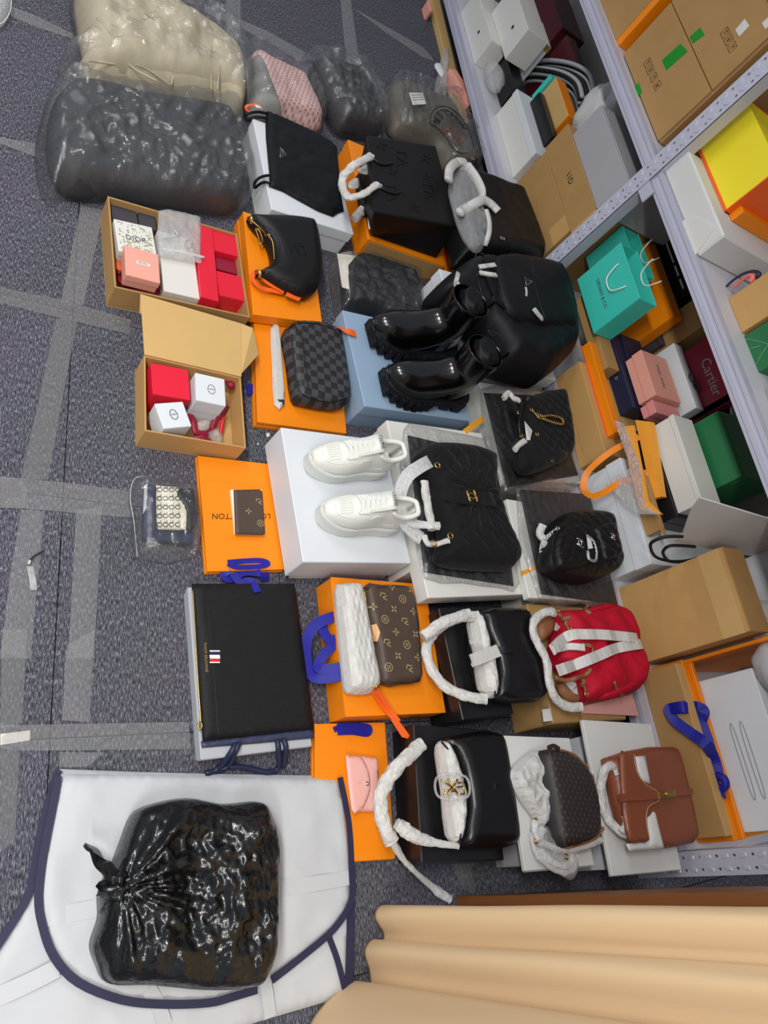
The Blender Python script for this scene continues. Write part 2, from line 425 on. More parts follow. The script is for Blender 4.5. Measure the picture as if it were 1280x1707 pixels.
tape(e2('0,580 130,595 170,660 150,775 0,770'), 'tape_crinkled', .005)
tape(e2('130,780 270,790 190,1700 0,1700 60,1200'))
tape(px('3,1050 45,1050 37,1205 0,1215'), 'tape_crinkled', .002)
tape(px('0,1242 32,1252 25,1400 0,1420'), 'tape_crinkled', .003)
tape(e2('470,790 630,760 580,1700 420,1700'))
tape(e3('415,100 590,0 560,580 390,570'), 'tape', .004)
tape(e3('0,600 1180,580 1195,750 120,760 0,740'), 'tape', .005)
tape(e3('0,655 188,632 186,695 0,725'), 'masking', .006)
tape(e3('370,770 660,770 540,860 370,865'), 'tape', .004)
tape(e4('150,90 500,230 850,400 980,470 970,505 800,470 400,330 140,220'))
tape(e5('0,20 110,70 300,150 480,250 540,290 460,300 350,230 200,150 0,60'))
tape(e5('660,0 710,0 760,360 690,310'))
tape(e5('720,40 900,140 1060,230 1120,300 1060,280 880,160'))
tape(e5('105,0 175,0 180,210 110,190'))
tape(b5('810,800 910,800 930,960 860,930'), 'tape_crinkled')
tape(e1('0,110 220,150 215,230 110,190 0,150'))

# ================================================================ back wall
MB().prism([(-6, 2.52), (2.2, 2.52), (2.2, 2.6), (-6, 2.6)], -.006, 2.75).mk('wall_back', 'wall', kind='structure')

# ================================================================ shelving rack
YS = 1.814; PX1, PX2, PX0 = -1.783, .189, -3.76
rk = thing('shelving_rack', 'tall pale steel shelving rack of slotted posts along the wall, loaded with boxes', 'shelf', (PX1, 2.1, 0))
def post(x, y, slots):
    w = .030
    b = MB()
    b.prism([(x + w - .003, y), (x + w, y), (x + w, y + .045), (x + w - .003, y + .045)], 0, 2.0)
    b.prism([(x - w, y), (x - w + .003, y), (x - w + .003, y + .045), (x - w, y + .045)], 0, 2.0)
    if not slots:
        b.prism([(x - w, y - .004), (x + w, y - .004), (x + w, y), (x - w, y)], 0, 2.0); return b.mk('upright_post', 'steel', rk)
    # punched front plate: every cell is a square with an open octagonal hole through the sheet
    sq = [(1, 0), (1, 1), (0, 1), (-1, 1), (-1, 0), (-1, -1), (0, -1), (1, -1)]
    for i in range(39):
        z = .06 + i * .05
        for sd in (-1, 1):
            cx = x + sd * .015; V = []
            for yy in (y - .004, y):
                V += [(cx + a * .015, yy, z + c * .025) for a, c in sq] + [(cx + .0038 * math.cos(k * math.pi / 4), yy, z + .0048 * math.sin(k * math.pi / 4)) for k in range(8)]
            b.add(V, [(k, (k + 1) % 8, 8 + (k + 1) % 8, 8 + k) for k in range(8)] + [(16 + k, 24 + k, 24 + (k + 1) % 8, 16 + (k + 1) % 8) for k in range(8)] + [(8 + k, 8 + (k + 1) % 8, 24 + (k + 1) % 8, 24 + k) for k in range(8)])
    for z0, z1 in ((0, .035), (1.985, 2.0)): b.prism([(x - w, y - .004), (x + w, y - .004), (x + w, y), (x - w, y)], z0, z1)
    p = b.mk('upright_post', 'steel', rk); e = MB()
    for i in range(39):
        z = .06 + i * .05
        for sd in (-1, 1):
            cx = x + sd * .0135; sh = [(-.006, .012), (.001, .014), (.0065, .022), (.0065, .034), (-.002, .034), (-.006, .026)]
            q = [(cx + a * sd, z + c) for a, c in sh]; m = 6
            q2 = [(cx + (a * sd) * .72, z + .023 + (c - .023) * .78) for a, c in sh]
            e.add([(a, y - .0041, c) for a, c in q] + [(a, y - .0064, c) for a, c in q2], [tuple(range(6, 12))] + [(k, (k + 1) % 6, 6 + (k + 1) % 6, 6 + k) for k in range(6)])
    e.mk('embossed_slots', 'steel', p, kind='stuff')
    return p
for x in (PX0, PX1, PX2):
    post(x, YS, True); post(x, 2.40, False)
SH = [(.095, .150), (.690, .742), (1.30, 1.352)]
for x0, x1 in ((PX0, PX1), (PX1, PX2)):
    for zb, zt in SH:
        b = MB()
        y = YS + .004
        # profiled front beam: alternate ridges and grooves
        n = 4; hh = (zt - zb) / n
        for k in range(n):
            dy = .0 if k % 2 else .004
            b.prism([(x0 + .031, y + dy), (x1 - .031, y + dy), (x1 - .031, y + .03), (x0 + .031, y + .03)], zb + k * hh, zb + (k + 1) * hh)
        b.mk('front_beam', 'steel', rk)
        MB().prism([(x0 + .031, 2.37), (x1 - .031, 2.37), (x1 - .031, 2.40), (x0 + .031, 2.40)], zb, zt).mk('rear_beam', 'steel', rk)
        MB().prism([(x0 + .005, y + .032), (x1 - .005, y + .032), (x1 - .005, 2.37), (x0 + .005, 2.37)], zt - .012, zt).mk('shelf_board', 'board', rk)
    for zb, zt in SH:
        for x in (x0 + .03, x1 - .034):
            MB().prism([(x, YS + .034), (x + .004, YS + .034), (x + .004, 2.37), (x, 2.37)], zb, zt - .012).mk('side_rail', 'steel', rk)
# gusset plate where the middle beam meets the slotted post
_g = PX1 + .03
MB().prism([(_g, YS - .002), (_g + .05, YS - .002), (_g + .05, YS + .004), (_g, YS + .004)], .655, .70).mk('gusset_plate', 'steel', rk)

# ================================================================ hanging curtain and the panels at the rack's end
cpath = [(.60, .56), (.47, .66), (.345, .745), (.300, .80), (.278, .853), (.283, .885), (.297, .899), (.262, .908), (.226, .900), (.213, .920), (.221, .943), (.200, .948), (.168, .937), (.154, .950), (.168, .99), (.205, 1.02)]
cp = resample(catmull([Vector((a, b, 0)) for a, b in cpath], 8), .008, False)
v, f = [], []; nz = 26; Z0 = .004; Z1 = 2.3
for i, p in enumerate(cp):
    for k in range(nz + 1):
        t = k / nz; z = Z0 + (Z1 - Z0) * t ** 1.6
        w = .006 * noise.noise(Vector((i * .12, z * 2.0, 4.))) * min(1, z * 3)
        fl_ = max(0, .10 - z) * .10 * math.sin(i * .35)
        v.append((p.x + w, p.y + w * .6 + fl_ * .3, z))
for i in range(len(cp) - 1):
    for k in range(nz):
        a = i * (nz + 1) + k; f.append((a, a + nz + 1, a + nz + 2, a + 1))
cu = mk('curtain', v, f, 'curtain', smooth=True, label='long beige curtain hanging to the floor in soft vertical folds', cat='curtain')
sm_ = cu.modifiers.new('thickness', 'SOLIDIFY'); sm_.thickness = .003
MB().prism([(.165, 1.16), (.224, 1.66), (.244, 1.66), (.185, 1.16)], 0, 2.2).mk('wood_panel', 'brown_panel', bevel=.002, label='narrow reddish brown wooden panel standing between curtain and rack', cat='panel')
MB().prism([(.228, 1.67), (.243, 1.79), (.263, 1.79), (.248, 1.67)], 0, 2.2).mk('trim_panel', 'cream_panel', bevel=.002, label='narrow cream upright panel beside the brown wooden panel', cat='panel')

# ================================================================ upright boxes on the shelves
def FB(name, fr, t, y, depth, mat, zb=None, zt=None, y2=None, label=None, cat='box', bevel=.002, parent=None, x1=None, group=None):
    """box standing on a shelf: pixels of its front face bottom-left, bottom-right, top-left corners; front plane at y"""
    p = fr(t) if fr else t; bl, br, tl = PY(p[0], y), PY(p[1], y2 or y), PY(p[2], y)
    z0 = zb if zb is not None else (bl.z + br.z) / 2; z1 = zt if zt is not None else tl.z
    a = Vector((bl.x, bl.y)); b = Vector((x1 if x1 is not None else br.x, br.y)); d = (b - a).normalized(); n = Vector((-d.y, d.x)) * depth
    poly = [a, b, b + n, a + n]
    if label:
        o = MB().prism(poly, z0, z1).mk(name, mat, parent, bevel=bevel, label=label, cat=cat, group=group)
    else: o = MB().prism(poly, z0, z1).mk(name, mat, parent, bevel=bevel)
    o2 = dict(a=a, b=b, d=d, n=n.normalized(), z0=z0, z1=z1, o=o, depth=depth)
    return o2
def FT(name, fr, t, y, depth, label, cat='box', zb=None, zt=None, y2=None, x1=None, group=None):
    """like FB but returns an Empty thing and its geometry for parts"""
    p = fr(t); bl, br, tl = PY(p[0], y), PY(p[1], y2 or y), PY(p[2], y)
    z0 = zb if zb is not None else (bl.z + br.z) / 2; z1 = zt if zt is not None else tl.z
    a = Vector((bl.x, bl.y)); b = Vector((x1 if x1 is not None else br.x, br.y)); d = (b - a).normalized(); n = Vector((-d.y, d.x))
    c = (a + b) / 2 + n * depth / 2
    return thing(name, label, cat, (c.x, c.y, z0), group), dict(a=a, b=b, d=d, n=n, z0=z0, z1=z1, depth=depth)
def slab(th, g, x0, x1, y0, y1, z0, z1, name, mat, bevel=.0015, **k):
    """part in box coordinates: x along the front, y into the shelf, z up (metres from the front bottom-left corner)"""
    q = [g['a'] + g['d'] * x + g['n'] * y for x, y in ((x0, y0), (x1, y0), (x1, y1), (x0, y1))]
    return MB().prism(q, g['z0'] + z0, g['z0'] + z1).mk(name, mat, th, bevel=bevel, **k)
def fpt(g, x, z, off=.0):
    q = g['a'] + g['d'] * x - g['n'] * off; return Vector((q.x, q.y, g['z0'] + z))
def ftext(th, g, s, x, z, size, mat, rot=0, **k):
    d = Vector((g['d'].x, g['d'].y, 0)); u = Vector((0, 0, 1)); c, s_ = math.cos(rot), math.sin(rot)
    return text(s, fpt(g, x, z, .001), d * c + u * s_, u * c - d * s_, size, mat, th, **k)
def fq(g, fr, t):
    """photo pixels on the front plane of a box -> (x, z) in box coordinates"""
    out = []
    for p in fr(t):
        r = ray(*p); A = Vector((g['a'].x, g['a'].y, g['z0'])); n = Vector((g['n'].x, g['n'].y, 0))
        w = Vector((r @ AX, r @ AY, r @ AZ)); k = (A - Vector((0, 0, HC))).dot(n) / w.dot(n); q = Vector((0, 0, HC)) + w * k
        out.append(((q - A).dot(Vector((g['d'].x, g['d'].y, 0))), q.z - g['z0']))
    return out
def fpatch(th, g, fr, t, name, mat, off=.0012, **k):
    q = [fpt(g, x, z, .0004) for x, z in fq(g, fr, t)]; n = Vector((g['n'].x, g['n'].y, 0)) * -off
    m = len(q); return mk(name, q + [p + n for p in q], [tuple(range(m)), tuple(range(2 * m - 1, m - 1, -1))] + [(i, m + i, m + (i + 1) % m, (i + 1) % m) for i in range(m)], mat, th, **k)
def gW(g): return (g['b'] - g['a']).length
def gH(g): return g['z1'] - g['z0']
ZL = .1504; ZM = .7424

# ---- lower shelf, bay left of the slotted post
t, g = FT('carton', a3, '375,650 490,905 460,565', 1.83, .36, 'plain brown carton at the bottom of a stack beside the slotted post', zb=ZL, zt=.372)
slab(t, g, 0, gW(g), 0, .36, 0, gH(g), 'body', 'kraft'); slab(t, g, gW(g) - .075, gW(g) + .0006, -.0006, .12, .14, gH(g) + .0004, 'packing_tape', 'kraft_light', 0)
t, g = FT('carton', a3, '460,545 555,850 545,460', 1.83, .42, 'brown carton with a handwritten black mark on its front, middle of a stack', zb=.373, zt=.492)
slab(t, g, 0, gW(g), 0, .36, 0, gH(g), 'body', 'kraft'); slab(t, g, gW(g), gW(g) + .012, .0, .12, 0, gH(g) * .98, 'end_flap', 'kraft_light', .001)
ftext(t, g, '11D', gW(g) * .52, gH(g) * .5, .032, 'ink', rot=.0)
t, g = FT('shoe_box', a3, '585,470 665,770 670,395', 1.832, .36, 'flat grey box, uppermost of the stack of cartons beside the slotted post', zb=.493, zt=.63)
slab(t, g, 0, gW(g), 0, .36, 0, gH(g) - .004, 'body', 'grey_card'); slab(t, g, -.001, gW(g) + .001, .004, .36, gH(g) - .004, gH(g), 'lid_top', 'grey_card')
t, g = FT('shoe_box', a3, '250,455 345,650 355,325', 1.9, .3, 'white lidded box lying flat on the lower shelf beside dark carton', zb=ZL, zt=.287)
slab(t, g, .002, gW(g) - .002, .002, .3, 0, gH(g) - .02, 'body', 'white_warm'); slab(t, g, 0, gW(g), 0, .3, gH(g) - .03, gH(g), 'lid', 'white_card')
t, g = FT('box', c1, '500,690 565,1080 650,560', 1.95, .3, 'black box half hidden under a clear plastic bag on the lower shelf', zb=ZL)
slab(t, g, .10, gW(g) + .09, 0, .07, 0, .10, 'body', 'black_card'); slab(t, g, .10, gW(g) + .091, -.001, .07, .075, .079, 'lid_seam', 'black_card', 0)
t, g = FT('shoe_box', c1, '390,115 485,650 600,0', 1.85, .095, 'white flip-top box with a folded flap and tiny green square', zb=ZL, zt=.272)
slab(t, g, 0, gW(g), 0, .095, 0, gH(g), 'body', 'white_warm'); slab(t, g, gW(g) * .30, gW(g) * .36, -.0015, 0, .005, gH(g) - .004, 'folded_flap', 'white_paper'); slab(t, g, gW(g) * .62, gW(g) * .66, -.001, 0, gH(g) * .5, gH(g) * .6, 'green_square', 'green_dark', 0)
t, g = FT('shoe_box', c1, '660,190 830,530 930,-20', 1.9, .12, 'white flip-top box with green square stacked on another white box', zb=.273, zt=.42)
slab(t, g, -.02, gW(g), 0, .12, 0, gH(g), 'body', 'white_warm'); slab(t, g, gW(g) * .2, gW(g) * .25, -.0015, 0, .005, gH(g) - .004, 'folded_flap', 'white_paper'); slab(t, g, gW(g) * .62, gW(g) * .67, -.001, 0, gH(g) * .5, gH(g) * .6, 'green_square', 'green_dark', 0)
t, g = FT('shoe_box', c1, '850,520 930,640 1050,300', 2.03, .05, 'white box edged with a thin gold line behind the flip-top boxes', zb=ZL, zt=.40)
slab(t, g, 0, gW(g) + .05, 0, .035, 0, gH(g), 'body', 'white_card'); slab(t, g, gW(g) + .05, gW(g) + .054, .01, .035, gH(g) - .025, gH(g) + .001, 'gold_edge', 'gold_ink', 0)
t, g = FT('gift_box', a3, '435,90 495,135 590,0', 2.2, .15, 'glossy dark red box at the back of the lower shelf, larger one', zb=ZL)
slab(t, g, -.3, gW(g), 0, .15, 0, .22, 'body', 'dark_red'); slab(t, g, -.301, gW(g) + .001, -.001, .15, .22, .26, 'lid', 'dark_red')
t, g = FT('gift_box', a3, '520,150 590,205 640,60', 2.13, .06, 'small glossy dark red box in front of the larger dark red box', zb=ZL)
slab(t, g, 0, gW(g), 0, .06, 0, .25, 'body', 'dark_red'); slab(t, g, -.001, gW(g) + .001, -.001, .06, .25, .30, 'lid', 'dark_red')
t, g = FT('gift_box', a3, '425,370 460,515 495,290', 2.0, .06, 'orange box with black and teal edges wedged behind a white box', zb=.2875, zt=.41)
slab(t, g, 0, gW(g), 0, .06, 0, gH(g), 'body', 'kraft_in'); slab(t, g, -.001, gW(g) + .004, .002, .06, .02, gH(g) + .002, 'orange_lid', 'orange')
slab(t, g, -.03, -.004, -.01, .06, 0, gH(g) - .01, 'teal_sleeve', 'teal')
t, g = FT('box', a3, '385,400 425,570 425,365', 1.96, .03, 'slim black box standing between the white box and orange box', zb=.2875, zt=.345)
slab(t, g, 0, gW(g), 0, .03, 0, gH(g), 'body', 'black_card'); slab(t, g, -.001, gW(g) + .001, -.001, .031, gH(g) - .05, gH(g) - .047, 'lid_seam', 'black_card', 0)
# striped knit in a plastic bag, on the stacked boxes
t = thing('sweater', 'grey striped knit sweater folded in clear plastic on the shelf', 'clothing', PY(a3('520,300')[0], 2.12))
sw = [PY(q, 2.10) for q in a3('400,235 470,222 560,235 620,270 640,330')]
for i in range(9):
    q = [p + Vector((0, .02 * math.sin(i), -.012 * i)) for p in sw]
    mktube('knit_fold', q, .011, ('black_matt' if i % 2 else 'grey_pale'), t, n=8, flat=.8)
# crumpled clear bags on the lower shelf
def blob(name, c, rad, mat, amp=.35, seed=1, label=None, cat=None, parent=None, n=24, m=14, sc=2.2):
    v, f = [], []; c = Vector(c)
    for i in range(m + 1):
        th_ = math.pi * i / m
        for k in range(n):
            ph = 2 * math.pi * k / n; d = Vector((math.sin(th_) * math.cos(ph), math.sin(th_) * math.sin(ph), math.cos(th_)))
            r = 1 + amp * noise.fractal(d * sc + Vector((seed * 5.1, 0, 0)), 1., 2., 3)
            v.append(c + Vector((d.x * rad[0], d.y * rad[1], d.z * rad[2])) * r)
    for i in range(m):
        for k in range(n): f.append((i * n + k, (i + 1) * n + k, (i + 1) * n + (k + 1) % n, i * n + (k + 1) % n))
    return mk(name, v, f, mat, parent, smooth=True, label=label, cat=cat)
blob('plastic_bag', Vector((-2.935, 1.897, ZL + .048)), (.085, .042, .044), 'poly_haze', .18, 2, 'crumpled empty clear plastic bag lying over black box on shelf', 'plastic bag')
blob('plastic_bag', PY(c3('330,960')[0], 1.99) + Vector((0, .03, -.03)), (.075, .06, .12), 'poly_milk', .35, 5, 'bunched milky plastic bag end behind the flat grey box', 'plastic bag')

# ---- lower shelf, bay right of the slotted post
t, g = FT('carton', a7, '180,110 290,575 320,0', 1.828, .50, 'low brown carton under the orange flat bag at the shelf front', zb=ZL, zt=.262)
slab(t, g, 0, gW(g), 0, .5, 0, gH(g), 'body', 'kraft_light'); slab(t, g, 0, gW(g) * .9, -.0006, 0, .03, .0315, 'flap_seam', 'kraft', 0)
t, g = FT('shopping_bag', e6, '0,340 170,940 80,320', 1.86, .09, 'flat orange paper bag lying on the low brown carton', zb=.263, zt=.30, cat='bag')
slab(t, g, 0, gW(g), 0, .034, 0, gH(g), 'body', 'orange'); slab(t, g, gW(g) * .42, gW(g) * .423, -.0012, .034, .0, gH(g) + .0005, 'fold_line', 'orange', 0); slab(t, g, -.002, gW(g) + .002, -.002, .0, .0, .006, 'rim', 'orange_hot', 0)
t, g = FT('gift_box', e6, '85,335 250,800 170,240', 1.965, .38, 'long navy box with ribbon and small printed emblem behind the orange bag', zb=.263, zt=.322)
slab(t, g, -.01, gW(g), 0, .16, 0, gH(g), 'body', 'navy'); slab(t, g, -.012, gW(g) + .002, .05, .16, gH(g), gH(g) + .006, 'lid', 'navy'); slab(t, g, gW(g) * .55, gW(g) * .585, -.0008, 0, .02, .036, 'emblem', 'ink', 0)
ftext(t, g, 'D', gW(g) * .56, gH(g) * .5, .018, 'grey_card')
NAVZ = g['z1'] + .0065
# two pink lidded boxes
for (tt, lab, mt, sgn) in (('295,425 400,715 430,325', 'salmon pink lidded box with fine black script on its end', 'pink_box', 1), ('415,720 450,800 515,690', 'small rose pink lidded box below the larger pink box', 'pink_box2', 0)):
    t, g = FT('gift_box', e6, tt, 1.985, .14, lab, zb=NAVZ, zt=None if sgn else None)
    slab(t, g, .003, gW(g) - .003, .003, .137, 0, gH(g) * .96, 'base', mt); slab(t, g, 0, gW(g), 0, .14, gH(g) * .42 if sgn else gH(g) * .5, gH(g), 'lid', mt)
    if sgn:
        text('miu miu', Vector((g['a'].x, g['a'].y, g['z1'])) + Vector((g['d'].x, g['d'].y, 0)) * gW(g) * .5 + Vector((g['n'].x, g['n'].y, 0)) * .07, Vector((g['d'].x, g['d'].y, 0)), Vector((g['n'].x, g['n'].y, 0)), .03, 'ink_soft', t)
t, g = FT('gift_box', e6, '540,360 680,690 650,395', 2.15, .045, 'pale lilac white box tied with a dark bow, behind the pink boxes', zb=.30, zt=.43)
slab(t, g, 0, gW(g) + .05, 0, .045, 0, gH(g), 'body', 'white_card'); 
def bowknot(th, c, u, v, n, s, mat):
    for sg in (-1, 1):
        mktube('bow_loop', [c, c + u * sg * s * .5 + v * s * .25 + n * s * .12, c + u * sg * s + v * s * .05 + n * s * .2, c + u * sg * s * .5 - v * s * .2 + n * s * .1, c], s * .14, mat, th, n=6, flat=.4)
bowknot(t, Vector((g['a'].x, g['a'].y, g['z1'])) + Vector((g['d'].x, g['d'].y, 0)) * gW(g) * .75 + Vector((0, .03, .004)), Vector((.9, .3, 0)), Vector((0, 0, 1)), Vector((0, -.6, .8)), .035, 'grey_dark')
t, g = FT('shopping_bag', e6, '650,395 805,800 850,240', 2.2, .1, 'deep crimson paper shopping bag with silver script, under the middle shelf', zb=.30, zt=.53, cat='bag')
slab(t, g, 0, gW(g), 0, .04, 0, gH(g), 'body', 'crimson'); slab(t, g, gW(g) * .9, gW(g) + .0006, .0, .04, 0, gH(g) - .01, 'gusset', 'crimson', 0)
ftext(t, g, 'Cartier', gW(g) * .55, gH(g) * .82, .05, 'grey_card', name='script_lettering')
t, g = FT('gift_box', e6, '950,610 1060,1240 1010,660', 2.29, .04, 'narrow black green folder box behind the green box', zb=.306, zt=.52)
slab(t, g, 0, gW(g), 0, .05, 0, gH(g), 'body', 'green_dark'); slab(t, g, 0, gW(g), -.003, -.0005, .02, gH(g) - .01, 'cover', 'black_card', .001)
bp_ = [PY(q, 2.25) for q in e6('1030,700 1090,760 1170,1000 1230,1230 1120,1250 1050,900')]
t = thing('plastic_bag', 'clear plastic pouch holding dark card, hanging behind the beam', 'plastic bag', bp_[4]); c_ = [p + Vector((0, .02, 0)) for p in bp_]
mk('clear_front', bp_, [tuple(range(6))], 'poly_haze', t); mk('dark_card', [p * 1. + Vector((0, .008, -.01)) for p in bp_[1:]], [(0, 1, 2, 3, 4)], 'grey_dark', t); mktube('zip_edge', [bp_[0], bp_[5], bp_[4]], .004, 'poly_milk', t, n=6)
t, g = FT('shoe_box', e7, '215,345 430,890 445,195', 1.832, .45, 'wide white box lying on the lower shelf beside the quilted backpack', zb=ZL, zt=.305)
slab(t, g, .003, gW(g) - .003, .003, .447, 0, gH(g) - .03, 'body', 'white_card'); slab(t, g, 0, gW(g), 0, .45, gH(g) - .06, gH(g), 'lid', 'white_card')
WBZ = g['z1'] + .001
t, g = FT('box', e7, '610,20 680,585 660,0', 1.895, .32, 'flat black box supporting the white lidded box', zb=WBZ, zt=.392)
slab(t, g, 0, gW(g), 0, .32, 0, gH(g), 'body', 'black_card'); slab(t, g, -.001, gW(g) + .001, -.001, .321, .04, .042, 'lid_seam', 'black_card', 0)
t, g = FT('shoe_box', e6, '525,830 639,1447 650,770', 1.9, .09, 'ivory white lidded box on top of the flat black box', zb=.393, zt=.478)
slab(t, g, .002, gW(g) - .002, .002, .098, 0, gH(g) - .01, 'body', 'white_warm'); slab(t, g, 0, gW(g), 0, .10, gH(g) - .016, gH(g), 'lid', 'white_warm')
t, g = FT('gift_box', e6, '745,850 823,1311 945,740', 2.02, .26, 'deep green rigid box standing behind the white lidded box', zb=.393, zt=.556)
slab(t, g, 0, gW(g), 0, .20, 0, gH(g) - .002, 'body', 'green_box'); slab(t, g, -.0015, gW(g) + .0015, .02, .202, gH(g) - .05, gH(g), 'lid', 'green_box')
t, g = FT('carton', e7, '530,530 560,670 680,540', 1.845, .12, 'small brown carton end below the orange ribbon bag', zb=WBZ, zt=.37)
slab(t, g, -.12, gW(g), 0, .018, 0, gH(g) - .008, 'body', 'kraft'); slab(t, g, gW(g) - .003, gW(g) + .02, .0, .018, gH(g) - .012, gH(g) - .008, 'flap', 'kraft', .001)
# orange ribbon tote in plastic
t = thing('tote_bag', 'orange cloth tote with long ribbon handles inside torn plastic', 'bag', PY(e7('600,300')[0], 1.86))
def PYs(fr, tt, y): return [PY(q, y[i] if isinstance(y, list) else y) for i, q in enumerate(fr(tt))]
def slabpoly(name, pts, off, mat, parent, smooth=False, **k):
    off = Vector(off); m = len(pts)
    return mk(name, list(pts) + [p + off for p in pts], [tuple(range(m)), tuple(range(2 * m - 1, m - 1, -1))] + [(i, m + i, m + (i + 1) % m, (i + 1) % m) for i in range(m)], mat, parent, **k)
slabpoly('body', PYs(e7, '535,0 620,10 685,430 625,445 600,300', 1.865), (0, .022, 0), 'orange_cloth', t)
slabpoly('inner_layer', PYs(e7, '455,40 520,30 600,450 680,530 560,500 500,260', 1.800), (0, .010, 0), 'orange_cloth', t)
for i, (tt) in enumerate(('555,95 420,165 330,230 270,290 245,350 250,400 290,430', '600,295 520,330 450,350 380,395 330,420 290,430')):
    q = PYs(e7, tt, [1.855, 1.825, 1.80, 1.788, 1.782, 1.778, 1.775]); mkrib('ribbon_handle', q, .02, 'orange', t, up=(.1, -.7, .7))
slabpoly('torn_plastic', PYs(e7, '415,0 470,20 560,250 590,480 670,530 560,530 480,480 430,420 370,345 510,270', 1.796), (0, .001, 0), 'poly_haze', t)
# black cord of the white paper bag, bag with slanted open mouth
def PXp(p, x):
    r = ray(*p); k = x / (r @ AX); return Vector((x, r @ AY * k, HC + r @ AZ * k))
t = thing('shopping_bag', 'large white paper bag with black cord handles wedged beside the green box', 'bag', PXp(e7('1000,700')[0], -.62))
q = [PXp(p, -.61) for p in e7('850,500 900,440 1300,560 1420,800 1040,742 750,682 800,640')]
slabpoly('side_panel', q, (-.004, 0, 0), 'white_paper', t)
slabpoly('inner_panel', [p + Vector((-.016, .02, -.012)) for p in q[2:5]] + [q[5] + Vector((-.016, .03, .01))], (-.003, 0, 0), 'white_warm', t)
mktube('cord_handle', [PXp(p, -.60) for p in e7('800,655 720,655 660,670 620,700 640,760 690,785 760,795 850,785 960,745')], .0045, 'black_matt', t, n=8)
mktube('cord_handle', [PXp(p, -.60) for p in e7('870,712 780,705 720,710 690,745 720,790 780,798')], .0045, 'black_matt', t, n=8)
t, g = FT('carton', e8, '65,245 170,650 580,70', 1.86, .3, 'tall brown carton with taped top edge beside the red bag', zb=ZL, zt=.508)
slab(t, g, 0, gW(g), 0, .10, 0, gH(g), 'body', 'kraft_light'); slab(t, g, .0, gW(g), -.0008, -.0002, gH(g) - .075, gH(g) - .01, 'packing_tape', 'kraft_in', 0)
slab(t, g, 0, gW(g), .0, .10, gH(g), gH(g) + .004, 'top_flap', 'kraft', .001)
t, g = FT('shoe_box', e8, '655,120 775,525 822,60', 2.15, .2, 'white lidded box standing behind the tall brown carton', zb=ZL, zt=.62)
slab(t, g, .0, gW(g), 0, .2, 0, gH(g), 'body', 'white_card'); slab(t, g, -.002, gW(g) + .002, -.002, .2, gH(g) - .28, gH(g) + .002, 'lid', 'white_card')
blob('plastic_bag', PY((1279, 1030), 2.05), (.05, .03, .08), 'poly_haze', .3, 8, 'grey clear plastic bundle tucked before the white lidded box', 'plastic bag')
# white cloth dust pouch
pq = PYs(e8, '715,530 760,535 850,575 860,880 800,860 740,680', [2.0] * 6)
pv = []
t = blob('dust_pouch', P((1296, 1112), .492), (.075, .045, .060), 'white_cloth', .12, 3, 'soft white cloth dust pouch resting behind the orange bag', 'pouch')
# orange shopping bag holding a white box with two slots
t, g = FT('shopping_bag', e8, '352,635 640,1630 410,600', 1.905, .24, 'orange paper shopping bag with blue ribbon holding a white box', cat='bag', zb=ZL, zt=.262, x1=.150)
slab(t, g, 0, gW(g), .0, .02, .0, gH(g), 'front_panel', 'orange'); slab(t, g, 0, gW(g), .026, .04, .0, gH(g) + .01, 'folded_rim', 'orange')
slab(t, g, 0, .010, .02, .40, .0, gH(g) + .30, 'gusset', 'orange'); slab(t, g, gW(g) - .012, gW(g), .02, .24, 0, gH(g) - .02, 'gusset', 'orange')
OBG = g
rb = PYs(e8, '400,885 310,890 305,905 340,960 420,1020 500,1080 540,1160 565,1260', [1.849, 1.847, 1.847, 1.847, 1.848, 1.848, 1.899, 1.899]); mkrib('ribbon', rb, .03, 'blue_ribbon', t, up=(0, -.75, .65))
rb = PYs(e8, '305,890 380,878 450,880 485,905 470,960 500,1040 530,1150 560,1260', [1.847, 1.848, 1.899, 1.90, 1.90, 1.90, 1.90, 1.90]); mkrib('ribbon', rb, .03, 'blue_ribbon', t, up=(0, -.75, .65))
mktube('ribbon_knot', PYs(e8, '550,1240 590,1260 595,1300 550,1310 545,1260', 1.893), .011, 'blue_ribbon', t, n=8)
mktube('ribbon_tail', PYs(e8, '570,1290 580,1330 600,1365', 1.893), [.011, .012, .003], 'blue_ribbon', t, n=6, flat=.3)
t, g = FT('gift_box', e8, '425,755 690,1630 730,675', 1.95, .12, 'large white box with two oval slots standing in the orange bag', zb=ZL + .002, zt=.432, x1=.135)
slab(t, g, .0, gW(g), 0, .12, .0, gH(g), 'body', 'white_card')
for xs in ('630,1010 645,1000 750,1320 735,1335', '680,1000 697,990 803,1318 785,1325'):
    q = fq(g, e8, xs); c = [fpt(g, x, z, .0015) for x, z in q]
    mktube('oval_slot', c, .0012, 'grey_card', t, n=4, closed=True, sm=6)
t, g = FT('carton', e8, '150,705 380,1580 345,650', 1.855, .04, 'long brown carton between the orange bag and the red bag', zb=ZL, zt=.272)
slab(t, g, 0, gW(g), 0, .030, 0, gH(g), 'body', 'kraft'); slab(t, g, 0, gW(g), .0, .030, gH(g), gH(g) + .003, 'top_flap', 'kraft_light', .001)

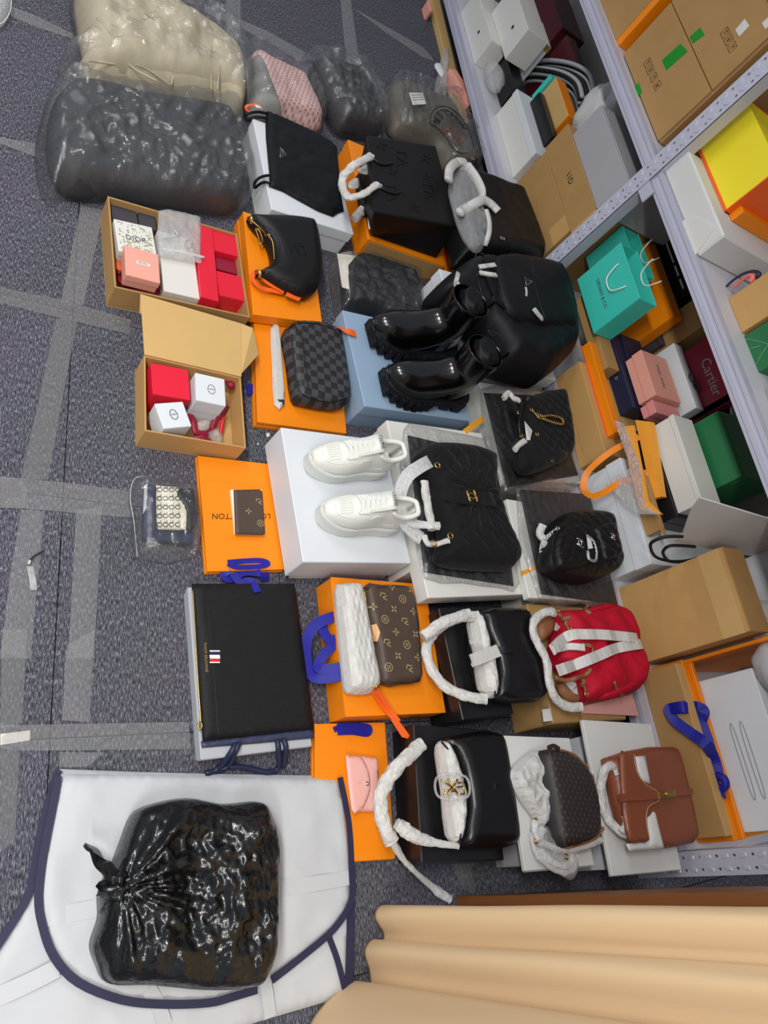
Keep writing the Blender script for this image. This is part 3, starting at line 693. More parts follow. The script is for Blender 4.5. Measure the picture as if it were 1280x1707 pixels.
# ---- teal bags, black box, orange box, cartons near the post
def paperbag(th, g, mat, dk, hz, wz):
    slab(th, g, 0, gW(g), 0, .004, 0, gH(g), 'front_panel', mat); slab(th, g, 0, gW(g), wz - .004, wz, 0, gH(g), 'back_panel', mat)
    slab(th, g, 0, .003, .004, wz - .004, 0, gH(g) - .004, 'gusset', dk); slab(th, g, gW(g) - .003, gW(g), .004, wz - .004, 0, gH(g) - .004, 'gusset', mat); slab(th, g, 0, gW(g), 0, wz, -.0002, .004, 'base', dk)
    for yy in (-.003, wz + .002):
        b = [fpt(g, gW(g) * .3, gH(g) - .03, -yy), fpt(g, gW(g) * .32, gH(g) - .10 + .05, -yy + .004), fpt(g, gW(g) * .4, gH(g) - .085, -yy + .006), fpt(g, gW(g) * .6, gH(g) - .085, -yy + .006), fpt(g, gW(g) * .68, gH(g) - .05, -yy + .004), fpt(g, gW(g) * .7, gH(g) - .03, -yy)]
        if yy > 0: b = [p + Vector((0, 0, .07)) for p in b]
        mktube('cord_handle', b, .0026, 'white_ink', th, n=6)
t, g = FT('shopping_bag', a6, '300,575 400,835 545,385', 1.87, .09, 'turquoise paper shopping bag with white cord, printed name on its front', cat='bag', zt=.515)
paperbag(t, g, 'teal', 'teal', 0, .09)
ftext(t, g, 'TIFFANY & CO.', gW(g) * .52, gH(g) * .38, .019, 'ink_soft')
TB = g
t, g = FT('shopping_bag', a6, '292,508 400,700 562,263', 1.965, .09, 'turquoise paper shopping bag behind the printed turquoise bag', cat='bag', zb=TB['z0'], zt=.491)
paperbag(t, g, 'teal', 'teal', 0, .09)
t, g = FT('carton', e6, '265,250 335,360 400,110', 1.90, .36, 'brown carton under the turquoise bags', zb=.263, zt=TB['z0'] - .001)
t.location.x += 0
q_ = [g['a'] + g['d'] * x + g['n'] * y for x, y in ((-.24, 0), (gW(g), 0), (gW(g), .06), (-.08, .06), (-.08, .16), (-.24, .16))]; MB().prism(q_, g['z0'], g['z0'] + gH(g) - .003).mk('body', 'kraft', t, bevel=.002); MB().prism(q_, g['z0'] + gH(g) - .0025, g['z0'] + gH(g)).mk('top_flap', 'kraft', t)
t, g = FT('box', a6, '610,740 690,860 690,690', 2.174, .025, 'dark grey flat box behind the turquoise bags', zb=.263, zt=.38)
slab(t, g, .022, gW(g) + .05, 0, .02, 0, gH(g), 'body', 'grey_dark'); slab(t, g, .021, gW(g) + .051, -.001, .02, .1, .102, 'lid_seam', 'black_card', 0)
t, g = FT('gift_box', a6, '680,430 750,790 700,400', 2.12, .05, 'upright orange box beside the black box with windows', zb=.263, zt=.48)
slab(t, g, -.05, gW(g), 0, .05, 0, gH(g), 'body', 'orange'); slab(t, g, -.05, gW(g), -.002, 0, 0, gH(g), 'front_sheet', 'orange', 0)
t, g = FT('carton', a6, '760,795 830,900 885,690', 2.198, .15, 'brown carton standing at the back beneath the middle shelf', zb=.263, zt=.52)
slab(t, g, -.02, gW(g) - .012, 0, .1, 0, gH(g), 'body', 'kraft'); slab(t, g, -.02, gW(g) - .012, .0, .1, gH(g) - .002, gH(g) + .001, 'top_flap', 'kraft', 0)
t, g = FT('gift_box', a6, '680,230 835,670 745,240', 2.2, .10, 'black box with a row of small white windows under the middle beam')
t.location.z = .263; g['zz'] = g['z0'] - .263; ORG[t.name] = Vector(t.location)
slab(t, g, 0, gW(g), 0, .1, -g['zz'], gH(g), 'body', 'black_card')
for x0, x1 in ((.14, .32), (.36, .66), (.70, .82), (.86, .97)):
    slab(t, g, gW(g) * x0 * .95, gW(g) * x1 * .95, -.001, 0, gH(g) * .40, gH(g) * .55, 'window', 'white_paper', 0)
t.location.z = t.location.z
# ---- middle shelf
t, g = FT('carton', c3, '470,590 795,1425 935,0', 1.86, .36, 'big brown carton sealed with green tape, fragile symbols on front', zb=ZM, zt=1.16)
W_, H_ = gW(g), gH(g)
slab(t, g, 0, W_, .012, .36, 0, H_, 'body', 'kraft', .006)
slab(t, g, .004, W_ - .004, .004, .012, .004, .2, 'flap', 'kraft', .002); slab(t, g, .004, W_ - .004, .004, .012, .2025, H_ - .004, 'flap', 'kraft', .002)
g2 = dict(g); g2['a'] = g['a'] + g['n'] * .004; g2['b'] = g['b'] + g['n'] * .004
fpatch(t, g2, c2, '685,70 790,-25 830,20 710,125', 'green_tape', 'green_tape', .0006)
fpatch(t, g2, c2, '500,240 555,195 575,250 520,300', 'green_tape', 'green_tape', .0006)
fpatch(t, g2, c2, '840,-60 900,-115 925,-75 860,-25', 'green_tape', 'green_tape', .0006)
def icon(th, g, c, s):
    x, z = c
    e = [fpt(g, x + a * s, z + b * s, .0009) for a, b in ((-.5, -.5), (.5, -.5), (.5, .5), (-.5, .5))]
    mktube('symbol_frame', e, .0008, 'ink', th, n=4, closed=True, sm=0)
for i, cc in enumerate(((605, 85), (620, 125), (640, 165), (660, 210), (1040 - 0, -85), (1060, -45), (1080, -5))):
    (x, z), = fq(g2, c2, '%d,%d' % cc); icon(t, g2, (x, z), .024)
    ftext(t, g2, ['T', 'II', 'Y', '#', 'T', 'II', 'Y'][i], x, z, .02, 'ink', name='handling_symbol')
fpatch(t, g2, a3, '1160,110 1195,70 1212,95 1175,135', 'barcode_sticker', 'white_paper', .0006)
fpatch(t, g2, a3, '1258,85 1285,60 1300,85 1270,108', 'barcode_sticker', 'white_paper', .0006)
t, g = FT('carton', c3, '170,0 375,510 880,0', 1.86, .36, 'brown carton with bright orange end panel on the middle shelf', zb=ZM, zt=1.1)
slab(t, g, -.2, gW(g), 0, .36, 0, gH(g), 'body', 'kraft'); slab(t, g, gW(g), gW(g) + .03, .002, .36, 0, gH(g), 'end_panel', 'orange', .002)
t, g = FT('box', c2, '640,665 860,1185 800,535', 1.83, .36, 'white paper wrapped box with a torn end flap on middle shelf', zb=ZM, zt=.832)
slab(t, g, .044, gW(g), 0, .34, 0, gH(g), 'body', 'white_paper', .006)
fpatch(t, g, c2, '790,990 830,950 900,960 985,1010 930,1090 862,1183 810,1110', 'torn_flap', 'white_warm', .003)
PILZ = .833
t, g = FT('gift_box', c2, '860,545 1025,925 1155,270', 1.9, .4, 'bright yellow box in an orange tray, standing on white wrapped box', zb=PILZ, zt=1.005)
slab(t, g, 0, gW(g), 0, .3, .003, gH(g), 'body', 'yellow'); slab(t, g, gW(g), gW(g) + .004, -.002, .3, 0, gH(g), 'tray_side', 'orange_hot', 0); slab(t, g, -.006, 0, -.004, .3, 0, gH(g), 'tray_side', 'orange_hot', 0)
slab(t, g, -.006, gW(g) + .004, -.004, .0, 0, .008, 'tray_rim', 'orange_hot', 0); slab(t, g, -.006, gW(g) + .004, 0, .3, 0, .003, 'tray_base', 'orange', 0)
slab(t, g, gW(g) + .004, gW(g) + .03, .02, .3, 0, .04, 'tray_lip', 'orange')
t = thing('watch_band', 'navy watch strap with coral rubber lining lying before cardboard', 'strap', PY(a6('1150,590')[0], 1.97))
mktube('outer_strap', PYs(a6, '1070,600 1110,565 1160,535 1210,525 1235,540 1215,560', [1.94] * 6), .007, 'navy', t, n=8, flat=.5)
mktube('coral_lining', PYs(a6, '1100,610 1140,575 1180,545 1205,550 1190,580', [1.935] * 5), .007, 'coral', t, n=8, flat=.5)
t, g = FT('carton', a6, '1055,680 1125,850 1280,510', 1.92, .3, 'tan cardboard box in front of the green box on middle shelf', zb=ZM)
slab(t, g, 0, gW(g), 0, .2, 0, gH(g), 'body', 'kraft_light'); slab(t, g, 0, gW(g), .0, .2, gH(g), gH(g) + .002, 'lid', 'kraft_in', 0)
t, g = FT('gift_box', a6, '1115,870 1195,1060 1280,780', 1.925, .3, 'folded green paper box with pale crease lines on middle shelf', zb=ZM)
slab(t, g, .006, gW(g), 0, .25, 0, gH(g) + .05, 'body', 'green_box')
for q in ('1120,880 1180,870 1230,880 1285,895', '1195,1055 1240,960 1285,890', '1150,930 1200,915 1240,905'):
    mktube('crease', [fpt(g, x, z, .0008) for x, z in fq(g, a6, q)], .0008, 'crease_wear', t, n=4, sm=0)
blob('plastic_bag', PY(a6('1290,1190')[0], 1.90) + Vector((0, .04, .036)), (.07, .05, .06), 'poly_haze', .2, 11, 'clear plastic pouch with pale yellow content on middle shelf', 'plastic bag')
t, g = FT('carton', c5, '795,1150 850,1400 870,1120', 1.86, .2, 'rounded brown carton corner at the edge of the middle shelf', zb=ZM, zt=.86)
slab(t, g, .0, .16, 0, .2, 0, gH(g), 'body', 'kraft', .006); slab(t, g, .0, .16, .0, .2, gH(g), gH(g) + .002, 'top_flap', 'kraft_light', 0)
# ---- long cardboard edge, pink gift box and tag bag on the floor below the first shelf
r_ = W(c1('115,30 200,30 465,1170 400,1160'), .03)
t = thing('cardboard_sheet', 'long narrow tan cardboard strip on the carpet under the rack', 'cardboard', (r_[0] + r_[2]) / 2 - Vector((0, 0, .03)))
e = (r_[3] - r_[0]) * .22; MB().prism(ccw([(p.x, p.y) for p in (r_[0] - e, r_[1] - e, r_[2], r_[3])]), 0, .03).mk('strip', 'kraft_in', t, bevel=.002)
t2_ = W(c1('70,0 105,0 120,110 95,100'), .05); MB().prism(ccw([(p.x, p.y) for p in t2_]), .0, .05).mk('folded_end', 'pink_box', t, bevel=.002)
o, r = topbox('lid', c1('310,690 345,660 440,940'), .07, .04, 'pink_box', thing('gift_box', 'small pink box with white bow lying under the first shelf', 'box', W(c1('370,800'), .0)[0]))
MB().prism(insetq(r, .002), 0, .04).mk('base', 'pink_box', o.parent)
mktube('bow', W(c1('340,800 350,815 380,830 410,850'), .078), .004, 'pink_pale', o.parent, n=6)
t = thing('plastic_bag', 'small clear plastic bag closed by white paper tag beside the cardboard', 'plastic bag', W(c1('220,720'), 0)[0])
Puff(W(c1('230,480 285,435 280,620 275,680 262,880 220,880 150,860 190,640'), .045), .0305, .03, .02, .2, .02, 4, .012, 30.).mk('bag', 'poly_haze', t)
Puff(W(c1('145,605 180,590 240,690 215,720 170,660'), .06), .05, .015, .01, .3, .01, 4).mk('paper_tag', 'white_paper', t)

# ================================================================ packaging on the floor
def lying(name, label, cat, pts, zt, zb, group=None):
    """thing whose top face corners (3 px) are known; returns thing and a frame: origin b, axes u (b->a), v (b->c), z base"""
    A, B, C = W(pts, zt); r = rect3(A, B, C); c = sum((Vector(p) for p in r), Vector((0, 0))) / 4
    u = (Vector((A.x, A.y)) - Vector((B.x, B.y))); v = (Vector((C.x, C.y)) - Vector((B.x, B.y)))
    t = thing(name, label, cat, (c.x, c.y, zb), group)
    rr = [Vector(p) for p in r]; b = min(rr, key=lambda p: (p - Vector((B.x, B.y))).length); a = min(rr, key=lambda p: (p - Vector((A.x, A.y))).length); cc = min(rr, key=lambda p: (p - Vector((C.x, C.y))).length)
    return t, dict(o=b, u=(a - b).normalized(), v=(cc - b).normalized(), lu=(a - b).length, lv=(cc - b).length, z0=zb, z1=zt)
def lp(g, x, y): return g['o'] + g['u'] * x + g['v'] * y
def lbox(t, g, x0, x1, y0, y1, z0, z1, name, mat, bevel=.0015, **k):
    q = ccw([lp(g, x, y) for x, y in ((x0, y0), (x1, y0), (x1, y1), (x0, y1))]); return MB().prism(q, z0, z1).mk(name, mat, t, bevel=bevel, **k)
def lidbox(name, label, pts, zt, zb, mat, lid=.035, lidmat=None, cat='box', ins=(0, 0)):
    t, g = lying(name, label, cat, pts, zt, zb)
    lbox(t, g, .003 + ins[0], g['lu'] - .003, .003 + ins[1], g['lv'] - .003, zb, zt - .002, 'base', mat); lbox(t, g, 0, g['lu'], 0, g['lv'], zt - lid, zt, 'lid', lidmat or mat, .002)
    return t, g
def tray(name, label, pts, zt, zb, th, mat, inmat=None, cat='box'):
    t, g = lying(name, label, cat, pts, zt, zb); a, b = g['lu'], g['lv']
    for n, q in (('end_wall', (0, th, 0, b)), ('end_wall', (a - th, a, 0, b)), ('side_wall', (th, a - th, 0, th)), ('side_wall', (th, a - th, b - th, b))):
        lbox(t, g, *q, zb + .002, zt, n, mat, .001)
    lbox(t, g, 0, a, 0, b, zb, zb + .003, 'bottom', inmat or mat, 0)
    return t, g

# ---- tray of small gift boxes
ZT = .075
tr1, gt = tray('carton_tray', 'shallow open brown carton packed with small gift boxes', [a4('62,20')[0], a4('90,462')[0], a4('748,604')[0]], ZT, 0, .005, 'kraft', 'kraft_in')
def small(name, label, fr, t, zt, zb, mat, lid=True, cat='box', ratio=.5, group=None):
    th, g = lying(name, label, cat, fr(t), zt, zb, group)
    if lid:
        h = zt - zb; lbox(th, g, .0015, g['lu'] - .0015, .0015, g['lv'] - .0015, zb, zt - .003, 'base', mat); lbox(th, g, 0, g['lu'], 0, g['lv'], zb + h * ratio, zt, 'lid', mat)
    else: lbox(th, g, 0, g['lu'], 0, g['lv'], zb, zt, 'body', mat)
    return th, g
zf = .004
small('gift_box', 'dark charcoal box in the tray corner, nearest the end wall', d1, '150,80 165,290 415,330', .055, zf, 'grey_dark')
small('gift_box', 'dark charcoal box beside the plastic zip bag in the tray', d1, '422,150 425,330 590,360', .055, zf, 'grey_dark')
small('gift_box', 'flat orange box along the tray wall under the patterned box', d1, '165,340 192,745 250,760', .04, zf, 'salmon')
th, g = small('gift_box', 'white box printed with green floral pattern and black lettering', d1, '235,275 222,570 585,600', .078, .0405, 'white_warm')
for i in range(150):
    x = random.uniform(.006, g['lu'] - .006); y = random.uniform(.006, g['lv'] - .006); r = random.uniform(.001, .0032); p = lp(g, x, y); a0 = random.random() * 6
    if i % 3 == 0 or True:
        q = [Vector((p.x + r * math.cos(a0 + k * 1.05) * (1.6 if k % 3 == 0 else .6), p.y + r * math.sin(a0 + k * 1.05) * (1.6 if k % 3 == 0 else .6), .0784 + i * 2e-6)) for k in range(6)]
        if i == 0: FLV, FLF = [], []
        n_ = len(FLV); FLV += q; FLF.append(tuple(range(n_, n_ + 6)))
M('leaf_print', '#8d8f5c', .7)
mk('floral_print', FLV, FLF, 'leaf_print', th, kind='stuff')
c = lp(g, g['lu'] * .48, g['lv'] * .5); text('DIOR', (c.x, c.y, .0788), Vector((g['v'].x, g['v'].y, 0)), Vector((g['u'].x, g['u'].y, 0)), .022, 'ink_soft', th)
th, g = small('gift_box', 'pink square lidded box with small cream name plate', d1, '285,515 290,800 625,880', .098, .056, 'pink_box')
c = lp(g, g['lu'] * .52, g['lv'] * .5); U = Vector((g['u'].x, g['u'].y, 0)); V_ = Vector((g['v'].x, g['v'].y, 0))
def plate(th, g, cx, cy, w, h, z, name, mat, th_=.0006):
    return lbox(th, g, cx - h / 2, cx + h / 2, cy - w / 2, cy + w / 2, z, z + th_, name, mat, 0)
plate(th, g, g['lu'] * .52, g['lv'] * .52, .034, .009, .098, 'name_plate', 'white_warm')
text('MIU MIU', Vector((c.x, c.y, .0988)), V_, U, .006, 'ink', th)
th, g = small('gift_box', 'flat white box with a clear zip bag lying on it', d1, '570,360 660,960 1010,1050', .062, zf, 'white_warm')
th2, g2_ = small('gift_box', 'long red box standing between white box and red boxes', d1, '1025,325 1015,1025 1195,1060', .074, zf, 'red_box') if False else small('gift_box', 'long red box lying beside the flat white box', d2, '215,210 205,900 380,935', .074, zf, 'red_box')
small('gift_box', 'square red box in the tray beside the side wall', d2, '305,220 335,450 578,508'  , .068, zf, 'red_box')
small('gift_box', 'maroon square box between two red boxes in the tray', d2, '340,505 350,625 596,682', .05, zf, 'crimson')
small('gift_box', 'larger red box at the tray end beside the long red box', d2, '358,645 385,885 650,938', .066, zf, 'red_box')
# ribbon pile and zip bag
t = thing('ribbon', 'crimson and white gift ribbon loose in the tray corner', 'ribbon', W(d1('420,900'), zf)[0])
for q in ('215,800 260,880 400,910 560,930 622,940', '230,870 330,850 430,870 560,960 612,958', '250,900 350,930 480,950 615,925'):
    mktube('ribbon_strand', W(d1(q), [.02, .035, .045, .04, .03]), .008, 'ruby_ribbon', t, n=6, flat=.25)
mktube('white_strand', W(d1('320,895 440,880 540,860 600,900 500,915 370,905'), .058), .005, 'white_cloth', t, n=6, flat=.3)
t = thing('zip_bag', 'small clear zip bag holding silver jewellery on white box', 'plastic bag', W(d1('800,420'), .064)[0])
pf = Puff(W(d1('610,170 700,155 1020,230 1025,330 1020,600 1035,640 1030,680 620,600 600,400'), .082), .0745, .014, .02, .2, .008, 0, .008, 55.); pf.mk('bag', 'poly_haze', t)
mktube('zip_strip', [Vector((p.x, p.y, .086)) for p in W(d1('625,580 830,610 1035,660'), .075)], .003, 'poly_milk', t, n=6)
for k, (q, mt) in enumerate((('700,390 760,370 790,430 720,440', 'silver'), ('640,460 690,455 700,470', 'silver'), ('880,470 930,480 920,540 870,530', 'gold'))):
    mktube('trinket', [Vector((p.x, p.y, .083)) for p in W(d1(q), .083)], .002, mt, t, n=6, closed=True)

# ---- second carton with its lid folded back
c2t, g = tray('open_carton', 'small brown carton with lid folded back holding gift boxes', [a4('237,792')[0], a4('237,1158')[0], a4('728,1238')[0]], .075, 0, .004, 'kraft_light', 'kraft_in')
G2 = g
# lid leaning back from the hinge
h0, h1 = lp(g, g['lu'], 0), lp(g, g['lu'], g['lv']); 
H0 = Vector((h0.x, h0.y, .075)); H1 = Vector((h1.x, h1.y, .075))
T0 = P(a4('214,498')[0], .085); T1 = P(a4('700,640')[0], .085)
def quadslab(name, q, th_, mat, parent):
    q = [Vector(p) for p in q]; n = (q[1] - q[0]).cross(q[3] - q[0]).normalized() * th_; return MB().hexa(q, [p + n for p in q]).mk(name, mat, parent)
quadslab('lid', [H0, H1, T1, T0], .003, 'kraft_in', c2t)
D0 = P(a4('785,790')[0], .07); D1 = P(a4('757,662')[0], .09)
quadslab('side_flap', [H1 + (T1 - H1) * .06, D0, D1, T1], .003, 'kraft_in', c2t)
E0 = T0 + Vector((.05, .003, .025)); quadslab('tuck_flap', [T0 + Vector((0, 0, .002)), T1 + Vector((0, 0, .002)), T1 + Vector((.055, .0, -.006)), T0 + Vector((.055, .0, -.002))], .003, 'kraft_light', c2t)
small('gift_box', 'large glossy red lidded box in the open carton', d3, '222,238 238,515 575,570', .088, zf, 'red_box', ratio=.45)
th, g = small('gift_box', 'upright white box with small round black print in open carton', d3, '622,325 625,570 890,620', .10, zf, 'white_card')
def emblem(th, g, cx, cy, z, s):
    U = Vector((g['u'].x, g['u'].y, 0)); V_ = Vector((g['v'].x, g['v'].y, 0)); c = lp(g, cx, cy); c = Vector((c.x, c.y, z + .0006))
    for k in range(10):
        a = k * math.pi / 5; p = c + U * math.cos(a) * s + V_ * math.sin(a) * s * .7; q = c + U * math.cos(a + .42) * s + V_ * math.sin(a + .42) * s * .7
        mktube('emblem_stroke', [p, (p + q) / 2 * 1.0, q], .0009, 'ink', th, n=4, sm=0)
    text('HW', c, V_, U, s * .55, 'ink', th)
emblem(th, g, g['lu'] * .5, g['lv'] * .52, .10, .013)
th, g = small('gift_box', 'tilted white box with a notched lid and black print', d3, '255,600 335,825 585,800', .086, .022, 'white_card', ratio=.3)
emblem(th, g, g['lu'] * .5, g['lv'] * .5, .088, .013)
t = thing('ribbon', 'crimson ribbon and tissue loose in the open carton', 'ribbon', W(d3('700,830'), zf)[0])
for q, zz in (('560,690 600,760 620,850 700,870 760,840', [.03, .04, .04, .03, .02]), ('760,840 800,740 860,690 900,620', [.02, .03, .04, .03]), ('600,890 680,900 740,940 760,955', [.03, .035, .03, .02]), ('900,400 940,430 920,460 900,420', [.05, .06, .05, .05])):
    mktube('ribbon_strand', W(d3(q), zz), .009, 'ruby_ribbon', t, n=6, flat=.3)
mktube('twisted_cord', W(d3('830,680 860,740 850,800 840,870'), [.03, .035, .03, .02]), .005, 'red_box', t, n=6)
Puff(W(d3('625,760 700,725 770,735 765,790 720,840 650,840'), .04), .02, .03, .02, .2, .008, 4, .014, 70.).mk('clear_wrap', 'poly_haze', t)
Puff(W(d3('700,870 780,820 850,860 855,960 760,940'), .02), .006, .03, .015, .2, .008, 4, .012, 70.).mk('clear_wrap', 'poly_haze', t)

# ---- shoe boxes and lids under the bags
WPB, gWPB = lidbox('shoe_box', 'white shoe box under the black nylon drawstring pouch', [d4('125,215')[0], d4('305,1097')[0], d4('1105,1340')[0]], .10, 0, 'white_card', .04)
BLU, gBLU = lidbox('shoe_box', 'pale blue shoe box carrying the pair of black boots', [px('569,516')[0], px('608,677')[0], px('785,703.5')[0]], .11, 0, 'blue_card', .045)
SNK, gSNK = lidbox('shoe_box', 'large white shoe box carrying the white sneakers', [px('468,712')[0], px('505.5,937')[0], px('685,938.5')[0]], .125, 0, 'white_card', .097, ins=(0, .022))
BPB, gBPB = lidbox('shoe_box', 'white shoe box under the black nylon backpack', [px('734,448')[0], px('776,601')[0], px('926,631')[0]], .17, 0, 'white_card', .05)
CH1, gCH1 = lidbox('gift_box', 'wide white box under the black velvet bag', [px('637,699')[0], px('714,997')[0], px('881,996')[0]], .15, 0, 'white_warm', .05, ins=(.085, 0))
c = lp(gCH1, .0, gCH1['lv'] * .48); mk('thumb_notch', *tube([Vector((c.x + .001 * k, c.y, .1505)) - Vector((gCH1['u'].x, gCH1['u'].y, 0)) * 0 for k in range(2)], .008, 16), 'black_matt', CH1) if False else None
CH2, gCH2 = lidbox('gift_box', 'white box with a yellow band under the small drawstring backpack', [px('815,640')[0], px('850,800')[0], px('962,786')[0]], .15, 0, 'white_warm', .05)
CH3, gCH3 = lidbox('gift_box', 'white box with a yellow band under the quilted leather backpack', [b1('625,462')[0], b1('738,965')[0], b1('1180,985')[0]], .175, 0, 'white_warm', .0245, ins=(0, .06))
M('yellow_band', '#e8a21e', .5)
def bandq(th, fr, t, z, name='yellow_band', mat='yellow_band'):
    q = W(fr(t), z); return MB().prism(ccw([(p.x, p.y) for p in q]), z - .003, z + .0008).mk(name, mat, th)
bandq(CH2, px, '772,716 803,693 808,701 777,724', .15); bandq(CH3, b1, '698,830 785,795 790,815 703,850', .175)
# orange boxes under the totes
ORB, gORB = lying('gift_box', 'big orange box with lid under the black embossed tote', 'box', [d5('120,70')[0], d5('300,990')[0], d5('1015,1238')[0]], .09, 0)
lbox(ORB, gORB, .002, gORB['lu'] - .002, .002, gORB['lv'] - .002, 0, .05, 'base', 'orange'); lbox(ORB, gORB, 0, gORB['lu'], 0, gORB['lv'], .05, .09, 'lid', 'orange', .002)
OT2, gOT2 = lidbox('gift_box', 'orange box under the black tote with wrapped handles', [d5('1080,700')[0], d5('1195,1165')[0], d6('900,1150')[0]], .155, 0, 'orange', .04)
# tan inner face at the open end of the big orange box
A_, B2_ = lp(gORB, 0, .012), lp(gORB, 0, gORB['lv'] - .012); o_ = -gORB['u'] * .002
MB().hexa([(A_.x, A_.y, .012), (B2_.x, B2_.y, .012), (B2_.x + o_.x, B2_.y + o_.y, .012), (A_.x + o_.x, A_.y + o_.y, .012)], [(A_.x, A_.y, .082), (B2_.x, B2_.y, .082), (B2_.x + o_.x, B2_.y + o_.y, .082), (A_.x + o_.x, A_.y + o_.y, .082)]).mk('tan_end_panel', 'tan_in', ORB)
# black boxes of the two crescent bags
BS1, gBS1 = lidbox('gift_box', 'flat black box under the crescent bag with wrapped strap loop', [b3('690,225')[0], b3('828,795')[0], b3('1090,772')[0]], .13, 0, 'black_card', .04)
BS2, gBS2 = lidbox('gift_box', 'flat black box under the crescent bag with gold letter clasp', [b5('605,55')[0], b5('650,797')[0], b5('1090,780')[0]], .095, 0, 'black_card', .04)
# brown carton, pink box and paper bags under the right-hand bags
KRB, gKRB = lying('carton', 'brown carton with white sticker under the red drawstring bag', 'box', [b4('66,80')[0], b4('190,690')[0], b4('560,655')[0]], .15, 0)
lbox(KRB, gKRB, 0, gKRB['lu'], 0, gKRB['lv'], 0, .15, 'body', 'kraft', .003)
bandq(KRB, b4, '135,618 172,612 185,675 143,680', .1504, 'sticker', 'white_paper')
PKB, gPKB = lying('gift_box', 'flat pink box peeking out under the red bag', 'box', [b4('575,545')[0], b4('610,650')[0], b4('345,638')[0]], .158, .1505)
MB().prism(ccw([(p.x, p.y) for p in W(b4('340,600 590,540 625,650 345,637'), .158)]), .151, .158).mk('card', 'pink_pale', PKB)
GL, gGL = lidbox('shoe_box', 'grey white flat box under the paper bags', [b6('100,150')[0], b6('180,740')[0], b6('420,725')[0]], .125, 0, 'grey_card', .03)
def paperflat(name, label, fr, t, zt, zb, mat='white_paper', n=2, cat='bag', off=(.006, .004)):
    th = thing(name, label, cat, sum((Vector(p) for p in W(fr(t), zb)), Vector((0, 0, 0))) / 4)
    q = W(fr(t), zt); q2 = ccw([(p.x, p.y) for p in q]); h = (zt - zb) / n
    for k in range(n):
        o_ = Vector(off) * (n - 1 - k); MB().prism([Vector(p) + o_ for p in q2], zb + k * h, zb + (k + 1) * h - .0006).mk(['back_panel', 'front_panel'][k == n - 1], mat, th, bevel=.001)
    return th
PB1 = paperflat('shopping_bag', 'flat white paper bag under the half-moon bag', b6, '55,128 360,140 475,730 155,757', .150, .126, off=(.004, .012))
PB2 = paperflat('shopping_bag', 'flat white paper bag under the brown leather bag', b6, '420,55 740,75 880,750 560,780', .190, .168, off=(.003, .01))
lbox(*lying('box', 'low white box supporting the paper bag beside the post', 'box', [b6('450,90')[0], b6('580,760')[0], b6('870,735')[0]], .127, 0), .01, .2, .0, .1, 0, .127, 'body', 'white_card') if False else None
SUP, gSUP = lidbox('shoe_box', 'white box under the flat paper bag next to the slotted post', [b6('475,110')[0], b6('600,755')[0], b6('850,735')[0]], .167, 0, 'white_card', .03)
# ---- orange paper bags lying on the carpet
def obag(label, fr, t, zt, zb=.0015, fold=None, under=0.):
    th = thing('shopping_bag', label, 'bag', sum((Vector(p) for p in W(fr(t), zb)), Vector((0, 0, 0))) / 4)
    q = ccw([(p.x, p.y) for p in W(fr(t), zt)]); n = 2; h = (zt - zb)
    b4_ = [Vector((p.x, p.y)) for p in W(fr(t), zt)]; b5_ = [b4_[0], b4_[1] + (b4_[0] - b4_[1]) * under, b4_[2] + (b4_[3] - b4_[2]) * under, b4_[3]]; b5_ = ccw(b5_); zm = zb + h * .45
    k4 = [min(range(4), key=lambda i: (Vector(q[i]) - Vector(p)).length) for p in b5_]
    MB().hexa([(p.x, p.y, zb) for p in b5_], [(b5_[i].x + (q[k4[i]][0] - b5_[i].x) * .35, b5_[i].y + (q[k4[i]][1] - b5_[i].y) * .35, zm) for i in range(4)]).mk('back_panel', 'orange', th, bevel=.0008); MB().prism(insetq(q, .0015), zb + h * .5, zt).mk('front_panel', 'orange', th, bevel=.0008)
    if fold:
        a_, b_ = W(fr(fold), zt); u = (b_ - a_).normalized(); w = Vector((-u.y, u.x, 0)) * .0008
        mk('fold_line', [a_ - w + Vector((0, 0, .0004)), b_ - w + Vector((0, 0, .0004)), b_ + w + Vector((0, 0, .0004)), a_ + w + Vector((0, 0, .0004))], [(0, 1, 2, 3)], 'orange', th)
    return th
OB14 = obag('flat orange paper bag under the black hobo bag', d2, '608,65 705,1075 1385,1165 1265,300', .07, under=.22)
OB15 = obag('flat orange paper bag under the checked messenger bag', a4, '763,612 780,1118 1218,1174 1168,645', .03)
lb_ = W(d2('735,1080 790,985 1090,1080 1075,1160'), .03)
MB().prism(ccw([(p.x, p.y) for p in lb_]), .0305, .0325).mk('open_mouth', 'tan_in', OB15)
text('LOUIS VUITTON', W(a4('1000,860'), .0308)[0], W(a4('985,800'), 0)[0] - W(a4('1015,1000'), 0)[0], W(a4('900,1000'), 0)[0] - W(a4('1100,1025'), 0)[0], .032, 'ink', OB15)
OB23 = obag('orange paper bag with blue ribbon under the brown monogram wallet', a8, '330,150 632,185 702,640 370,650', .02, fold='345,255 660,288')
text('LOUIS VUITTON', W(a8('520,410'), .0208)[0], W(a8('400,410'), 0)[0] - W(a8('640,410'), 0)[0], W(a8('520,500'), 0)[0] - W(a8('520,300'), 0)[0], .021, 'ink', OB23)
for q in ('337,160 415,215', '640,190 595,230'):
    a_, b_ = W(a8(q), .0204); u = (b_ - a_).normalized(); w = Vector((-u.y, u.x, 0)) * .0006; mk('crease', [a_ - w, b_ - w, b_ + w, a_ + w], [(0, 1, 2, 3)], 'orange', OB23)
OB27 = obag('orange paper bag with blue ribbon slot under the pink wallet', b5, '75,50 455,42 512,775 80,805', .02, fold='80,625 500,600')
